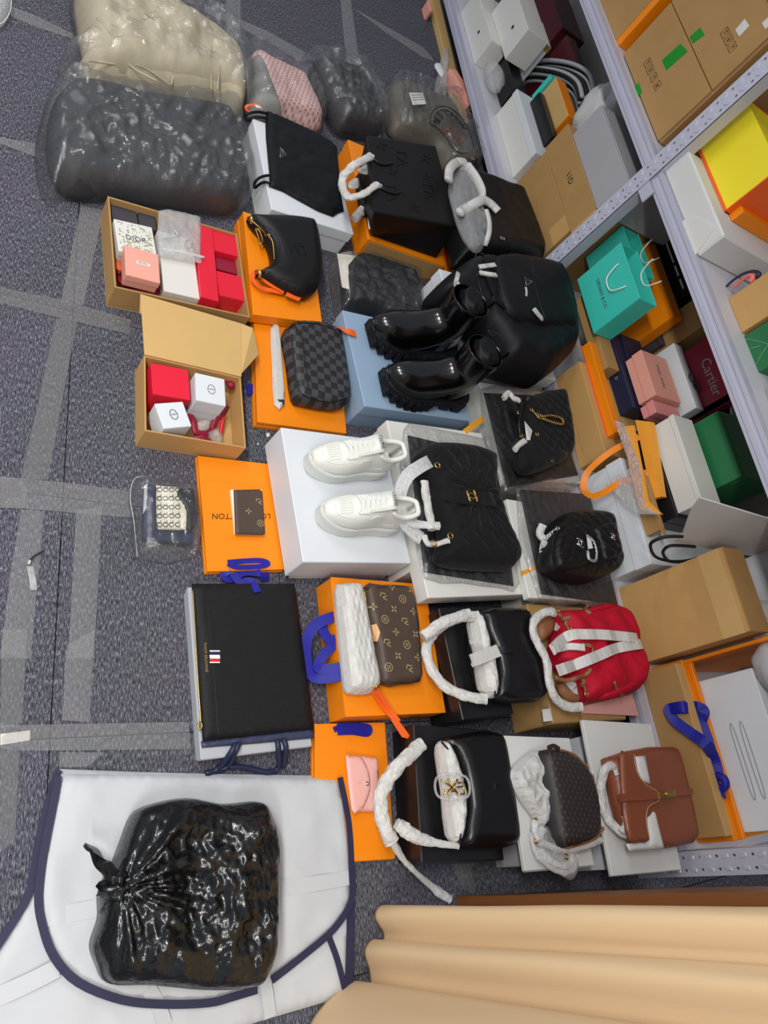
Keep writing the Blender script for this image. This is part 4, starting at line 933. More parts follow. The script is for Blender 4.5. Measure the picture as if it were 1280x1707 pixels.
OB26, gOB26 = lying('shopping_bag', 'thick orange paper bag with blue ribbon under the monogram pouch', 'bag', [b3('160,68')[0], b3('235,775')[0], b3('738,752')[0]], .08, .0015)
lbox(OB26, gOB26, 0, gOB26['lu'], 0, gOB26['lv'], .0015, .077, 'gusset', 'orange', .002); lbox(OB26, gOB26, -.001, gOB26['lu'] + .001, -.001, gOB26['lv'] + .001, .077, .08, 'front_panel', 'orange', .0005)
# blue ribbons
def flatribbon(th, fr, t, z, r, mat='blue_ribbon', name='ribbon', fl=.16):
    return mkrib(name, W(fr(t), z), r * 2, mat, th, th=.0016, up=(.0, -.15, 1))
flatribbon(OB23, a8, '460,608 530,602 600,600 632,612 600,625 500,628 460,612', .024, .006)
flatribbon(OB23, a8, '470,640 440,660 470,680 530,650 600,655', [.02, .012, .012, .015, .02], .009); flatribbon(OB23, a8, '480,655 510,690 560,690 588,735', [.02, .025, .045, .060], .009); flatribbon(OB23, a8, '620,650 615,690', [.02, .005], .009)
flatribbon(OB27, b5, '180,85 230,66 300,62 370,72 360,108 280,98 200,100', .0225, .006); flatribbon(OB27, b5, '200,82 280,80 360,88', .024, .013)
flatribbon(OB26, b3, '215,262 150,275 80,310 40,370 30,450 45,540 90,580 215,565', [.078, .07, .06, .05, .04, .04, .05, .077], .013)
flatribbon(OB26, b3, '120,285 115,330 150,385 195,385 130,450 90,520 130,535 212,525', [.06, .06, .065, .07, .06, .05, .06, .078], .012)
bandq(OB15, a4, '728,935 772,930 772,975 735,985', .012, 'ribbon', 'blue_ribbon')
# ---- grey box with leather document pouch
GB, gGB = lidbox('gift_box', 'flat grey box under the black document pouch', [b2('100,112')[0], b2('160,952')[0], b2('700,882')[0]], .04, .001, 'grey_pale', .02)
# ---- navy box in a clear bag
NB, gNB = lidbox('gift_box', 'flat navy box in a clear bag under the patterned wallet', [e2('908,612')[0], e2('888,955')[0], e2('1192,978')[0]], .03, .002, 'navy', .012)
bandq(NB, e2, '893,625 912,618 905,770 885,805', .0302, 'sticker', 'grey_pale')

# ================================================================ materials of goods
M('black_leather', '#0e0d0f', .45, var=.1, vs=30, bump=.25, bs=420, spec=.35)
M('black_pebble', '#121113', .55, var=.1, vs=60, bump=.6, bs=520, spec=.3)
M('black_smooth', '#0c0b0d', .33, spec=.5, bump=.06, bs=60)
M('black_patent', '#060607', .2, spec=.5, coat=.25)
M('black_rubber', '#100e12', .55, spec=.3)
M('black_nylon', '#0e0e12', .55, var=.15, vs=10, bump=.3, bs=30, spec=.25)
M('black_velvet', '#070709', .8, var=.2, vs=20, bump=.5, bs=40, spec=.25, sheen=.07)
M('black_sheet', '#0b0b0f', .6, bump=.3, bs=20, spec=.25)
M('white_leather', '#dfe0d8', .5, var=.02, vs=20, bump=.08, bs=200)
M('white_rubber', '#dcded8', .55)
M('lace', '#e6e7e0', .8)
M('mono_brown', '#4a3a30', .5, var=.12, vs=80, bump=.3, bs=500)
M('mono_ink', '#a08d62', .5)
M('mono_dark', '#2a2627', .5, var=.15, vs=60, bump=.3, bs=500)
M('mono_dark_ink', '#5a4a44', .55)
M('natural_leather', '#d9a774', .55, var=.05, vs=60)
M('tan_leather', '#8d5b38', .55, var=.15, vs=40)
M('cognac', '#84452a', .38, var=.1, vs=15, bump=.08, bs=400)
M('stitch', '#d9b48a', .7)
M('pink_leather', '#eab0a6', .45, var=.04, vs=40, bump=.1, bs=200)
M('pink_emboss', '#d9958c', .5)
M('red_fabric', '#b30d28', .65, var=.15, vs=12, bump=.5, bs=35, spec=.2)
M('beige_puffer', '#b8ad93', .6, var=.08, vs=8, bump=.3, bs=25)
M('charcoal_cloth', '#2a2b30', .7, var=.12, vs=6, bump=.25, bs=25)
M('dark_cloth', '#1e1e22', .75, var=.12, vs=8, bump=.3, bs=25)
M('print_bag', '#5e584e', .55, var=.1, vs=12, bump=.2, bs=20)
M('grey_knit', '#8f8f8c', .85, var=.15, vs=60)
M('trash_bag', '#0a0a0b', .24, spec=.6, bump=1., bs=75)
M('oblique', '#d9d3bd', .8, var=.1, vs=120)
M('navy_ink', '#20263a', .7)
M('cream_page', '#ece6d4', .7)
def checkmat(name, c1_, c2_, sc, ang):
    m = M(name, c1_, .55, bump=.2, bs=400); nt = m.node_tree; L = nt.links.new
    tc = nt.nodes.new('ShaderNodeTexCoord'); mp = nt.nodes.new('ShaderNodeMapping'); mp.inputs['Rotation'].default_value = (0, 0, ang); mp.inputs['Scale'].default_value = (sc, sc, 0)
    mp.inputs['Location'].default_value = (0, 0, .5)
    ck = nt.nodes.new('ShaderNodeTexChecker'); ck.inputs['Scale'].default_value = 1; ck.inputs[1].default_value = lin(c1_); ck.inputs[2].default_value = lin(c2_)
    L(tc.outputs['Object'], mp.inputs[0]); L(mp.outputs[0], ck.inputs[0]); L(ck.outputs[0], nt.nodes['Principled BSDF'].inputs['Base Color'])
checkmat('damier', '#1d1c1e', '#3f3d40', 48, .05)
def rowmat(name, ca, cb, sx, sy, ang):
    m = M(name, ca, .85, bump=.3, bs=200); nt = m.node_tree; L = nt.links.new
    tc = nt.nodes.new('ShaderNodeTexCoord'); mp = nt.nodes.new('ShaderNodeMapping'); mp.inputs['Rotation'].default_value = (0, 0, ang); mp.inputs['Scale'].default_value = (sx, sy, 1)
    w1 = nt.nodes.new('ShaderNodeTexWave'); w1.inputs['Scale'].default_value = 1; w1.inputs['Distortion'].default_value = .6; w1.bands_direction = 'X'
    w2 = nt.nodes.new('ShaderNodeTexWave'); w2.inputs['Scale'].default_value = 1; w2.inputs['Distortion'].default_value = .6; w2.bands_direction = 'Y'
    mu = nt.nodes.new('ShaderNodeMath'); mu.operation = 'MULTIPLY'; mx = nt.nodes.new('ShaderNodeMixRGB'); mx.inputs[1].default_value = lin(ca); mx.inputs[2].default_value = lin(cb)
    L(tc.outputs['Object'], mp.inputs[0]); L(mp.outputs[0], w1.inputs[0]); L(mp.outputs[0], w2.inputs[0]); L(w1.outputs['Fac'], mu.inputs[0]); L(w2.outputs['Fac'], mu.inputs[1]); L(mu.outputs[0], mx.inputs[0]); L(mx.outputs[0], nt.nodes['Principled BSDF'].inputs['Base Color'])
rowmat('pink_tweed', '#d9b3ae', '#8f6f6c', 22, 22, .3)
rowmat('grey_rib', '#8c8c88', '#5c5c5c', 30, 1, .1)

# ================================================================ helpers for goods
def bag(th, fr, t, z0, h, r, name, mat, zt=.4, **k):
    kk = {q: k.pop(q) for q in list(k) if q in ('wall', 'step', 'sm', 'noise_', 'ns', 'fn', 'tilt', 'seed')}
    pf = Puff(W(fr(t), z0 + h * zt), z0, h, r, **kk); o = pf.mk(name, mat, th, **k); pf.o = o; return pf
def T(name, label, cat, fr, t, z): return thing(name, label, cat, W(fr(t), z)[0])
def onpf(pf, fr, t, off=.001):
    """photo pixels dropped on the top surface of a puff"""
    out = []
    for p in fr(t):
        z = pf.z0 + pf.h
        for _ in range(6):
            w = P(p, z); z = .5 * z + .5 * pf.z(w.x, w.y)
        w = P(p, z); out.append(Vector((w.x, w.y, pf.z(w.x, w.y) + off)))
    return out
def opath(pf, fr, t, off=.001, n=5):
    q = catmull([Vector((a, b, 0)) for a, b in fr(t)], n); return onpf(pf, lambda _: [(p.x, p.y) for p in q], '', off)
def quilt(a, p, dp, w=.12):
    c, s = math.cos(a), math.sin(a)
    def f(x, y, d):
        o = 0
        for u in ((x * c + y * s) / p, (x * c * .6 - y * s * 1.0 + (-x * s + y * c) * .8) / p) if False else ((x * c + y * s) / p, (-x * s + y * c) / p):
            q = abs(u - round(u)); o = max(o, math.exp(-(q / w) ** 2))
        return -dp * o
    return f
def chain(pts, mat, parent, s=.006, name='chain'):
    pts = resample(catmull(pts, 6), s * 1.25, False); b = MB()
    for i in range(len(pts) - 1):
        t = (pts[i + 1] - pts[i]).normalized(); n = Vector((0, 0, 1)) if abs(t.z) < .9 else Vector((1, 0, 0)); u = t.cross(n).normalized(); w = u if i % 2 else (u * .5 + n * .85)
        c = (pts[i] + pts[i + 1]) / 2
        b.add(*tube([c + t * math.cos(k * math.pi / 4) * s * .95 + w * math.sin(k * math.pi / 4) * s * .6 for k in range(8)], s * .27, 4, 1., True))
    return b.mk(name, mat, parent, smooth=True, kind='stuff')
def ccs(th, c, u, v, s, mat):
    """two interlocked open rings"""
    for sg in (-1, 1):
        pts = [Vector(c) + u * (sg * (-.28 * s) + sg * math.cos(a) * s * .62 * -1) + v * math.sin(a) * s * .62 for a in [(.22 + i / 16 * 1.56) * math.pi - math.pi * .0 - .0 for i in range(17)]]
        pts = [Vector(c) + u * (sg * s * (.26 - .6 * -math.cos(math.pi * (.25 + 1.5 * i / 16)))) + v * (s * .6 * math.sin(math.pi * (.25 + 1.5 * i / 16))) for i in range(17)]
        mktube('clasp_ring', pts, s * .11, mat, th, n=6, sm=0)
def wrapped(th, fr, t, z, r, name='wrapped_handle', mat='white_wrap', **k):
    pts = W(fr(t), z); n_ = len(pts); rr = r if isinstance(r, list) else [r] * n_; sm = 10
    R_ = []
    for i in range(n_ - 1):
        for q in range(sm): R_.append((rr[i] + (rr[i + 1] - rr[i]) * q / sm) * .9)
    R_.append(rr[-1]); pts = catmull(pts, sm); N = 14
    # crinkled tissue: uneven radius, diagonal pleats
    v, f = tube(pts, R_, N, .72); c = pts
    for i in range(len(pts)):
        for j in range(N):
            p = v[i * N + j]; d = (p - c[i]); d.normalize()
            v[i * N + j] = p + d * R_[i] * (.15 * noise.noise(p * 60) + .10 * noise.noise(p * 150) + .05 * math.sin(i * .55 + j * 1.8))
    return mk(name, v, f, mat, th, smooth=False, **k)
def motifs(pf, poly, u, v, o, pitch, mat, th, size, letters=True, outline=False):
    """printed monogram: rows of flowers, rings and letters following the surface"""
    b = MB(); pl = [Vector((p[0], p[1])) for p in poly]
    R = range(-14, 15); k = 0
    for i in R:
        for j in R:
            c = Vector((o[0], o[1])) + Vector((u.x, u.y)) * (i * pitch * .5) + Vector((v.x, v.y)) * (j * pitch + (pitch / 2 if i % 2 else 0))
            if not inside([(c.x, c.y)], pl)[0] or bdist([(c.x, c.y)], pl)[0] < size * .8: continue
            k = (i + 2 * j) % 4; q = []
            def pt(a, r): 
                x = c.x + u.x * math.cos(a) * r + v.x * math.sin(a) * r; y = c.y + u.y * math.cos(a) * r + v.y * math.sin(a) * r; return Vector((x, y, pf.z(x, y) + .0007))
            if k in (0, 2) or not letters and k == 3:
                for m in range(4):
                    a = m * math.pi / 2 + (0 if k == 0 else math.pi / 4)
                    b.add([pt(a, size * .12), pt(a - .42, size * .5), pt(a, size), pt(a + .42, size * .5)], [(0, 1, 2, 3)])
            elif k == 1:
                n = 14
                for m in range(n):
                    a0, a1_ = 2 * math.pi * m / n, 2 * math.pi * (m + 1) / n; b.add([pt(a0, size * .95), pt(a1_, size * .95), pt(a1_, size * .78), pt(a0, size * .78)], [(0, 1, 2, 3)])
                for m in range(4):
                    a = m * math.pi / 2 + math.pi / 4; b.add([pt(a, size * .08), pt(a - .5, size * .35), pt(a, size * .6), pt(a + .5, size * .35)], [(0, 1, 2, 3)])
            else:
                def lt(x, y): 
                    xx = c.x + u.x * x * size + v.x * y * size; yy = c.y + u.y * x * size + v.y * y * size; return Vector((xx, yy, pf.z(xx, yy) + .0008))
                for (x0, y0, x1, y1) in ((-.6, .7, -.75, -.5), (-.75, -.5, .1, -.75), (-.2, .9, .25, -.2), (.25, -.2, .75, .9)):
                    d = Vector((x1 - x0, y1 - y0)).normalized(); n = Vector((-d.y, d.x)) * .11
                    b.add([lt(x0 - n.x, y0 - n.y), lt(x1 - n.x, y1 - n.y), lt(x1 + n.x, y1 + n.y), lt(x0 + n.x, y0 + n.y)], [(0, 1, 2, 3)])
    if b.v: return b.mk('printed_monogram', mat, th, kind='stuff')
def axes(fr, t):
    a, b = W(fr(t), .1); return frame2(a, b)

# ================================================================ bundles of clothing in clear bags
def creased(an, k=1.):
    ca_, sa_ = math.cos(an), math.sin(an)
    def f(x, y, d):
        a_, b_ = x * ca_ + y * sa_, -x * sa_ + y * ca_; n1 = noise.noise(Vector((a_ * 9, b_ * 26, 7))); n2 = noise.noise(Vector((a_ * 34, b_ * 14, 3)))
        return k * (.0066 * max(0, 1 - abs(n1) * 2.2) ** 3 + .0036 * (1 - abs(n2) * 2) + .002 * noise.noise(Vector((x * 80, y * 80, 1))))
    return f
def garment(name, label, fr, body, filmt, h, mat, no=.02, ns=9., r=.07, z0=.002, extra=None, filmmat='poly', step=.018):
    t = T(name, label, 'clothing', fr, body.split()[0], 0); 
    t.location = sum(W(fr(body), 0), Vector((0, 0, 0))) / len(body.split()); ORG[t.name] = Vector(t.location)
    pf = bag(t, fr, body, z0, h, r, 'garment', mat, noise_=no, ns=ns, step=step * .8)
    if extra: extra(t, pf)
    crease = creased(random.uniform(-.6, .6), 2.2)
    f = Puff(W(fr(filmt), z0 + h * .3), z0 - .001, h + .012, r * .62, .12, .0085, 3, no, ns, fn=crease); f.mk('clear_bag', filmmat, t)
    return t, pf
def seams(rows, mat, fr):
    def f(t, pf):
        for q in rows: mktube('seam', onpf(pf, fr, q, .0), .0022, mat, t, n=5)
    return f
garment('puffer_jacket', 'beige puffer jacket folded in a clear plastic bag', a1, '395,-70 395,130 420,260 400,310 470,388 620,420 860,455 1080,500 1195,545 1215,430 1190,300 1100,210 960,110 800,0 640,-110', '370,-90 380,150 390,220 290,300 400,375 560,425 860,465 1100,515 1220,560 1235,420 1210,280 1120,200 970,90 800,-20 640,-140', .13, 'beige_puffer', .028, 9., .09,
        extra=seams(['480,90 560,180 640,320 780,400', '690,40 820,140 880,230 860,400', '1050,230 1045,330 1060,430', '1085,210 1090,330 1080,440', '430,300 560,330 700,330 860,400'], 'beige_puffer', a1))
garment('sweatshirt', 'dark grey sweatshirt folded in a wide clear plastic bag', a1, '330,430 480,425 700,480 900,510 1100,552 1172,640 1228,930 1150,1028 1000,1020 850,1005 560,960 340,945 245,800 250,560', '300,378 225,500 180,700 195,880 250,990 330,960 560,985 850,1025 1170,1055 1250,955 1218,760 1188,628 1122,548 900,505 700,485 390,412', .10, 'charcoal_cloth', .012, 7., .08)
def tweed(t, pf):
    q = Puff(W(e5('222,285 258,272 300,330 350,450 380,540 385,560 240,522 222,400'), .06), .003, .094, .05, .3, .014, 3, .006, 14.); q.mk('ribbed_panel', 'grey_rib', t)
garment('cardigan', 'pink tweed and grey ribbed cardigan in a clear bag', e5, '218,280 258,270 300,300 470,388 505,440 570,612 400,572 238,525 218,400', '185,232 235,245 350,325 472,378 512,430 575,618 400,580 228,530 204,400', .085, 'pink_tweed', .006, 10., .05, extra=tweed)
garment('garment_pack', 'black garment folded in a loose clear plastic bag', e5, '515,315 600,310 700,350 795,420 830,480 850,590 850,650 700,640 635,600 560,470', '465,300 490,282 600,295 700,335 800,405 842,470 868,600 862,665 690,650 620,605 520,400', .09, 'dark_cloth', .02, 10., .06)
def moncler(t, pf):
    q = onpf(pf, a2, '820,487 888,487 905,543 838,548', .026); face_on('barcode_label', q[::-1] if (q[1] - q[0]).cross(q[2] - q[0]).z < 0 else q, 'white_paper', t)
    for i in range(3):
        a_, b_, c_, d_ = q; k = .2 + .2 * i; mktube('label_print', [a_ + (d_ - a_) * k + Vector((0, 0, .001)) + (b_ - a_) * .1, b_ + (c_ - b_) * k + Vector((0, 0, .001)) - (b_ - a_) * .1], .001, 'ink', t, n=4, sm=0)
    mktube('print_ring', opath(pf, a2, '925,640 930,590 970,555 1020,560 1070,600 1110,660 1138,740 1130,775 1080,785 1040,760 1000,700 960,660', .026), .0020, 'ink', t, n=5, closed=True)
    mktube('print_ring', onpf(pf, a2, '945,645 950,600 975,575 1015,578 1060,612 1095,662', .026), .0016, 'ink', t, n=5)
    c = onpf(pf, a2, '1030,610', .013)[0]
    arc = '950,650 952,615 975,592 1000,588 1025,596 1050,617 1072,645 1092,675'.split()
    for ch, p_, q_ in zip('RELCNOM', arc, arc[1:]):
        A, B = onpf(pf, a2, p_ + ' ' + q_, .034); d = (A - B).normalized(); text(ch, (A + B) / 2, d, Vector((-d.y, d.x, 0)), .046, 'ink', t, thick=.0004, bold=.0016)
    M('print_red', '#7a2f2f', .6) if 'print_red' not in MT else None
    for q in ('1000,670 1040,690 1075,740', '1010,655 1050,680 1090,735', '985,665 1030,720 1060,750', '1000,690 1020,660'): mktube('print_figure', onpf(pf, a2, q, .026), .0022, 'print_red', t, n=5)
garment('garment_pack', 'printed plastic garment pack with black emblem and barcode label', a2, '725,470 745,430 800,422 945,482 1015,505 1060,575 1128,700 1165,800 1130,838 1020,830 960,740 870,705 745,640', '710,445 730,412 800,408 950,468 1020,492 1070,565 1178,800 1155,852 1020,840 965,740 860,710 755,650 718,520', .085, 'print_bag', .01, 9., .05, extra=moncler)
t = T('plastic_bag', 'pale clear plastic bag edge lying at the corner of carpet', 'plastic bag', e4, '40,100', 0)
Puff(W(e4('-200,-200 150,-200 150,0 130,150 60,270 0,310 -200,330'), .02), .002, .05, .04, .2, .02, 3, .015, 14.).mk('film', 'poly_haze', t); mktube('sealed_edge', W(e4('150,0 130,150 60,270 0,310'), [.03, .025, .02, .02]), .0015, 'poly_milk', t, n=5)

# ================================================================ the white bag with navy trim and the black bundle
t = T('garment_bag', 'large white fabric bag with navy binding spread on carpet', 'bag', b7, '650,560', 0)
bag(t, b7, '190,70 205,45 470,55 740,62 1000,66 1205,70 1208,400 1205,600 1195,825 890,915 600,1010 200,1040 -250,1040 -200,940 0,655 95,480', .002, .012, .015, 'back_panel', 'white_cloth', sm=0, noise_=.006, ns=12., step=.016)
fp = bag(t, b7, '207,62 470,64 740,70 1000,74 1170,76 1195,250 1207,400 1208,500 1150,595 1040,690 930,772 800,830 720,850 570,855 420,840 270,780 185,690 145,580 132,480 150,330 180,180', .013, .012, .015, 'front_flap', 'white_cloth', sm=0, noise_=.006, ns=10., step=.014)
def trim(q, w=.013, z=None): mkrib('navy_binding', catmull(onpf(fp, b7, q, .001), 4) if z is None else W(b7(q), z), w, 'navy_trim', t, th=.003, sm=4)
trim('200,70 180,180 150,330 132,480 145,580 185,690 270,780 420,840 570,855 720,850 800,830 885,805', z=.029); trim('935,772 1040,690 1150,595 1208,500 1210,400 1200,230 1170,74', z=.029)
trim('205,48 192,75 150,220 120,370 100,475 0,640 -120,800', z=.017); trim('1195,72 1205,300 1207,560 1200,820', w=.018, z=.017); trim('1130,620 1160,700 1190,815', w=.012, z=.019)
for q in ('150,560 250,540 350,520', '955,455 1080,440 1205,418'): mkrib('webbing_strap', onpf(fp, b7, q, .0012), .028, 'white_cloth', t, th=.002)
for q in ('510,800 545,860 570,930', '905,745 920,820 930,900'): mkrib('webbing_strap', W(b7(q), [.025, .022, .016]), .024, 'white_cloth', t, th=.002)
mkrib('webbing_strap', W(b7('-60,850 80,790 200,730'), [.016, .017, .018]), .028, 'white_cloth', t, th=.002)
t = T('plastic_bundle', 'parcel wrapped in a knotted black plastic bag on white fabric', 'bag', b7, '650,500', .026)
kc = W(b7('405,455'), .08)[0]
def crumple(x, y, d):
    a = math.atan2(y - kc.y, x - kc.x); r = math.hypot(x - kc.x, y - kc.y); f = math.exp(-r / .10)
    return .0028 * (1 - 2 * abs(noise.noise(Vector((x * 95, y * 95, 9))))) + .005 * (1 - 2 * abs(noise.noise(Vector((x * 38, y * 38, 5))))) + .016 * f * math.sin(a * 17 + 2 * math.sin(a * 5)) + .009 * math.exp(-r / .3) * math.sin(a * 11 + r * 9) + .006 * abs(noise.noise(Vector((x * 26, y * 26, 2)))) - .03 * math.exp(-r / .05)
pf = bag(t, b7, '385,390 420,300 460,200 520,165 640,145 760,165 885,158 925,210 950,300 948,480 940,650 900,770 850,800 700,806 520,790 380,785 338,720 318,650 345,560 345,480 365,420', .0265, .115, .06, 'wrap', 'trash_bag', noise_=.022, ns=13., fn=crumple, step=.0042, wall=.4)
k = W(b7('405,455'), .105)[0]
blob('knot', k, (.024, .03, .022), 'trash_bag', .5, 4, parent=t)
mkrib('knot_tail', W(b7('400,450 375,395 345,365 325,330 300,310'), [.11, .115, .10, .08, .07]), (.02, .03), 'trash_bag', t, th=.006, twist=1.4)
mkrib('knot_tail', W(b7('405,470 390,520 370,560'), [.11, .10, .075]), (.025, .04), 'trash_bag', t, th=.006, twist=.8)

# ================================================================ shoes
def shoe_frame(toe, heel):
    T0, H0 = toe, heel; u = (H0 - T0); L = u.length; u = u.normalized(); v = Vector((-u.y, u.x, 0)); return T0, u, v, L
def wprof(s, W_):
    # half width of the sole from toe (0) to heel (1)
    ks = [(0, .0), (.02, .34), (.06, .56), (.14, .80), (.26, .98), (.38, 1.0), (.52, .86), (.66, .76), (.80, .78), (.90, .72), (.96, .54), (.99, .30), (1, .0)]
    for (a, x), (b, y) in zip(ks, ks[1:]):
        if s <= b: return W_ * (x + (y - x) * (s - a) / (b - a))
    return 0
def sneaker(toe, heel, lab):
    o, u, v, L = shoe_frame(toe, heel); z0 = o.z; hw = L * .19
    t = thing('sneaker', lab, 'shoe', o + u * L / 2, 'pair of white sneakers')
    # sole: flared platform
    ss = [0, .008, .02, .04, .07, .11, .16] + [.16 + .05 * i for i in range(1, 16)] + [.94, .96, .98, .992, 1]; n = len(ss); ring_ = [(s, wprof(s, hw)) for s in ss] + [(s, -wprof(s, hw)) for s in ss[1:-1][::-1]]
    vs, fs = [], []; lv = [(0, .95, 0), (.006, 1.0, 0), (.030, .985, 0), (.034, 1.02, 0), (.040, 1.0, 0), (.043, .94, 0)]; m = len(ring_)
    for z, k, _ in lv:
        for s, w in ring_:
            lift = .010 * max(0, (.22 - s) / .22) ** 2 if z < .02 else .008 * max(0, (.2 - s) / .2); c = .5 + (s - .5) * (1 - (1 - k) * .35)
            vs.append(o + u * (c * L) + v * w * k + Vector((0, 0, z + lift)))
    for a in range(len(lv) - 1):
        for i in range(m): fs.append((a * m + i, a * m + (i + 1) % m, (a + 1) * m + (i + 1) % m, (a + 1) * m + i))
    fs.append(tuple(range(m - 1, -1, -1))); fs.append(tuple((len(lv) - 1) * m + i for i in range(m)))
    mk('sole', vs, fs, 'white_rubber', t, smooth=True, auto=.6)
    # upper
    def H(s): 
        ks = [(0, .0), (.03, .020), (.10, .034), (.22, .044), (.34, .056), (.48, .076), (.58, .088), (.66, .078), (.80, .066), (.92, .074), (1, .080)]
        for (a, x), (b, y) in zip(ks, ks[1:]):
            if s <= b: return x + (y - x) * (s - a) / (b - a)
    S_ = [.012, .03, .06, .1, .15, .2, .26, .32, .38, .44, .5, .55, .6, .65, .7, .76, .82, .88, .92, .955, .98]; NA = 9; vs, fs = [], []
    def up(s, k, side):
        w = wprof(min(s, .985), hw) * .93 * (1.0 if s < .6 else .95); amax = math.pi / 2 if s < .56 else math.pi / 2 * max(.40, 1 - (s - .56) / .12 * .5)
        a = amax * k / NA; h = H(s) if s < .56 else H(s) / math.sin(min(amax, math.pi / 2)) ** .8
        return o + u * (s * L) + v * side * w * (math.cos(a) ** .75) + Vector((0, 0, z0 * 0 + .041 + h * math.sin(a) ** .85))
    for side in (1, -1):
        b0 = len(vs)
        for s in S_:
            for k in range(NA + 1): vs.append(up(s, k, side))
        for i in range(len(S_) - 1):
            for k in range(NA):
                q = (b0 + i * (NA + 1) + k, b0 + (i + 1) * (NA + 1) + k, b0 + (i + 1) * (NA + 1) + k + 1, b0 + i * (NA + 1) + k + 1); fs.append(q if side < 0 else q[::-1])
    # close the heel
    e1_ = (len(S_) - 1) * (NA + 1); e2_ = len(S_) * (NA + 1) + e1_
    for k in range(NA): fs.append((e1_ + k, e2_ + k, e2_ + k + 1, e1_ + k + 1))
    upo = mk('upper', vs, fs, 'white_leather', t, smooth=True); bm_ = bmesh.new(); bm_.from_mesh(upo.data); bmesh.ops.remove_doubles(bm_, verts=bm_.verts, dist=.0004); bm_.to_mesh(upo.data); bm_.free(); sd = upo.modifiers.new('thickness', 'SOLIDIFY'); sd.thickness = .004; sd.offset = -1
    rim = [up(s, NA, 1) for s in S_ if s > .6] + [up(s, NA, -1) for s in S_[::-1] if s > .6]
    mktube('collar', rim, .0065, 'white_leather', t, n=8, sm=2)
    mk('insole', [o + u * (s * L) + v * sg * wprof(s, hw) * .75 + Vector((0, 0, .062)) for s in (.55, .65, .75, .85, .95) for sg in (1, -1)], [(2 * i, 2 * i + 1, 2 * i + 3, 2 * i + 2) for i in range(4)], 'white_leather', t)
    # toe panel edge, tongue, laces
    mktube('toe_seam', [up(.30, 5, 1), up(.2, 5, 1), up(.12, 6, 1), up(.095, 9, 1), up(.12, 6, -1), up(.2, 5, -1), up(.30, 5, -1)], .0012, 'white_rubber', t, n=5)
    for sg in (1, -1):
        mktube('side_seam', [up(.40, 0, sg) + Vector((0, 0, .004)), up(.46, 4, sg), up(.56, 4, sg), up(.66, 2, sg), up(.8, 3, sg)], .0012, 'white_rubber', t, n=5)
        mktube('lace_stay', [up(.31, 7, sg), up(.40, 6, sg), up(.50, 6, sg), up(.58, 7, sg)], .0022, 'white_leather', t, n=6)
    tg = []
    for i in range(7):
        s = .40 + .038 * i; z = .041 + H(min(s, .56)) + max(0, s - .52) * .12
        for sg in (1, -1): tg.append(o + u * (s * L) + v * sg * .024 + Vector((0, 0, z + .004)))
    to = mk('tongue', tg, [(2 * i, 2 * i + 1, 2 * i + 3, 2 * i + 2) for i in range(6)], 'white_leather', t, smooth=True); to.modifiers.new('thickness', 'SOLIDIFY').thickness = .006
    c = (tg[10] + tg[11] + tg[12] + tg[13]) / 4 + Vector((0, 0, .006)); slope = (tg[12] - tg[8]).normalized()
    text('CELINE', c, v * -1, slope * -1 if False else slope, .012, 'ink', t)
    for i in range(6):
        s = .33 + .042 * i; z = Vector((0, 0, .0055)); A = up(s, 6, 1) + z; B = up(s + .02, 6, -1) + z; Cm = (up(s + .01, 9, 1)) + Vector((0, 0, .0085))
        mkrib('lace', [A, Cm, B],   .0085, 'lace', t, th=.0025, sm=4); A = up(s + .02, 6, 1) + z; B = up(s, 6, -1) + z; mkrib('lace', [A, Cm + Vector((0, 0, .002)), B],   .0085, 'lace', t, th=.0025, sm=4)
        for sg in (1, -1): pass
    pb = MB()
    for i in range(9):
        for j in range(7):
            s = .145 + .014 * i + (.007 if j % 2 else 0); y = (j - 3) * .0062
            w = wprof(s, hw) * .93; a = math.acos(min(1, max(0, (abs(y) / w)) ** (1 / .75))); p = o + u * (s * L) + v * y + Vector((0, 0, .041 + H(s) * math.sin(a) ** .85 + .0008))
            pb.add(*tube([p + u * .0015 * math.cos(q * math.pi / 3) + v * .0015 * math.sin(q * math.pi / 3) for q in range(6)], .0005, 4, 1., True))
    pb.mk('perforations', 'white_leather', t, kind='stuff')
    return t
zs_ = .1255
sneaker(P(c7('345,372')[0], zs_), P(c7('915,400')[0], zs_), 'white leather platform sneaker on the white box, the one nearer the pale blue box')
sneaker(P(c7('425,735')[0], zs_), P(c7('1000,800')[0], zs_), 'white leather platform sneaker on the white box, the one farther from blue box')
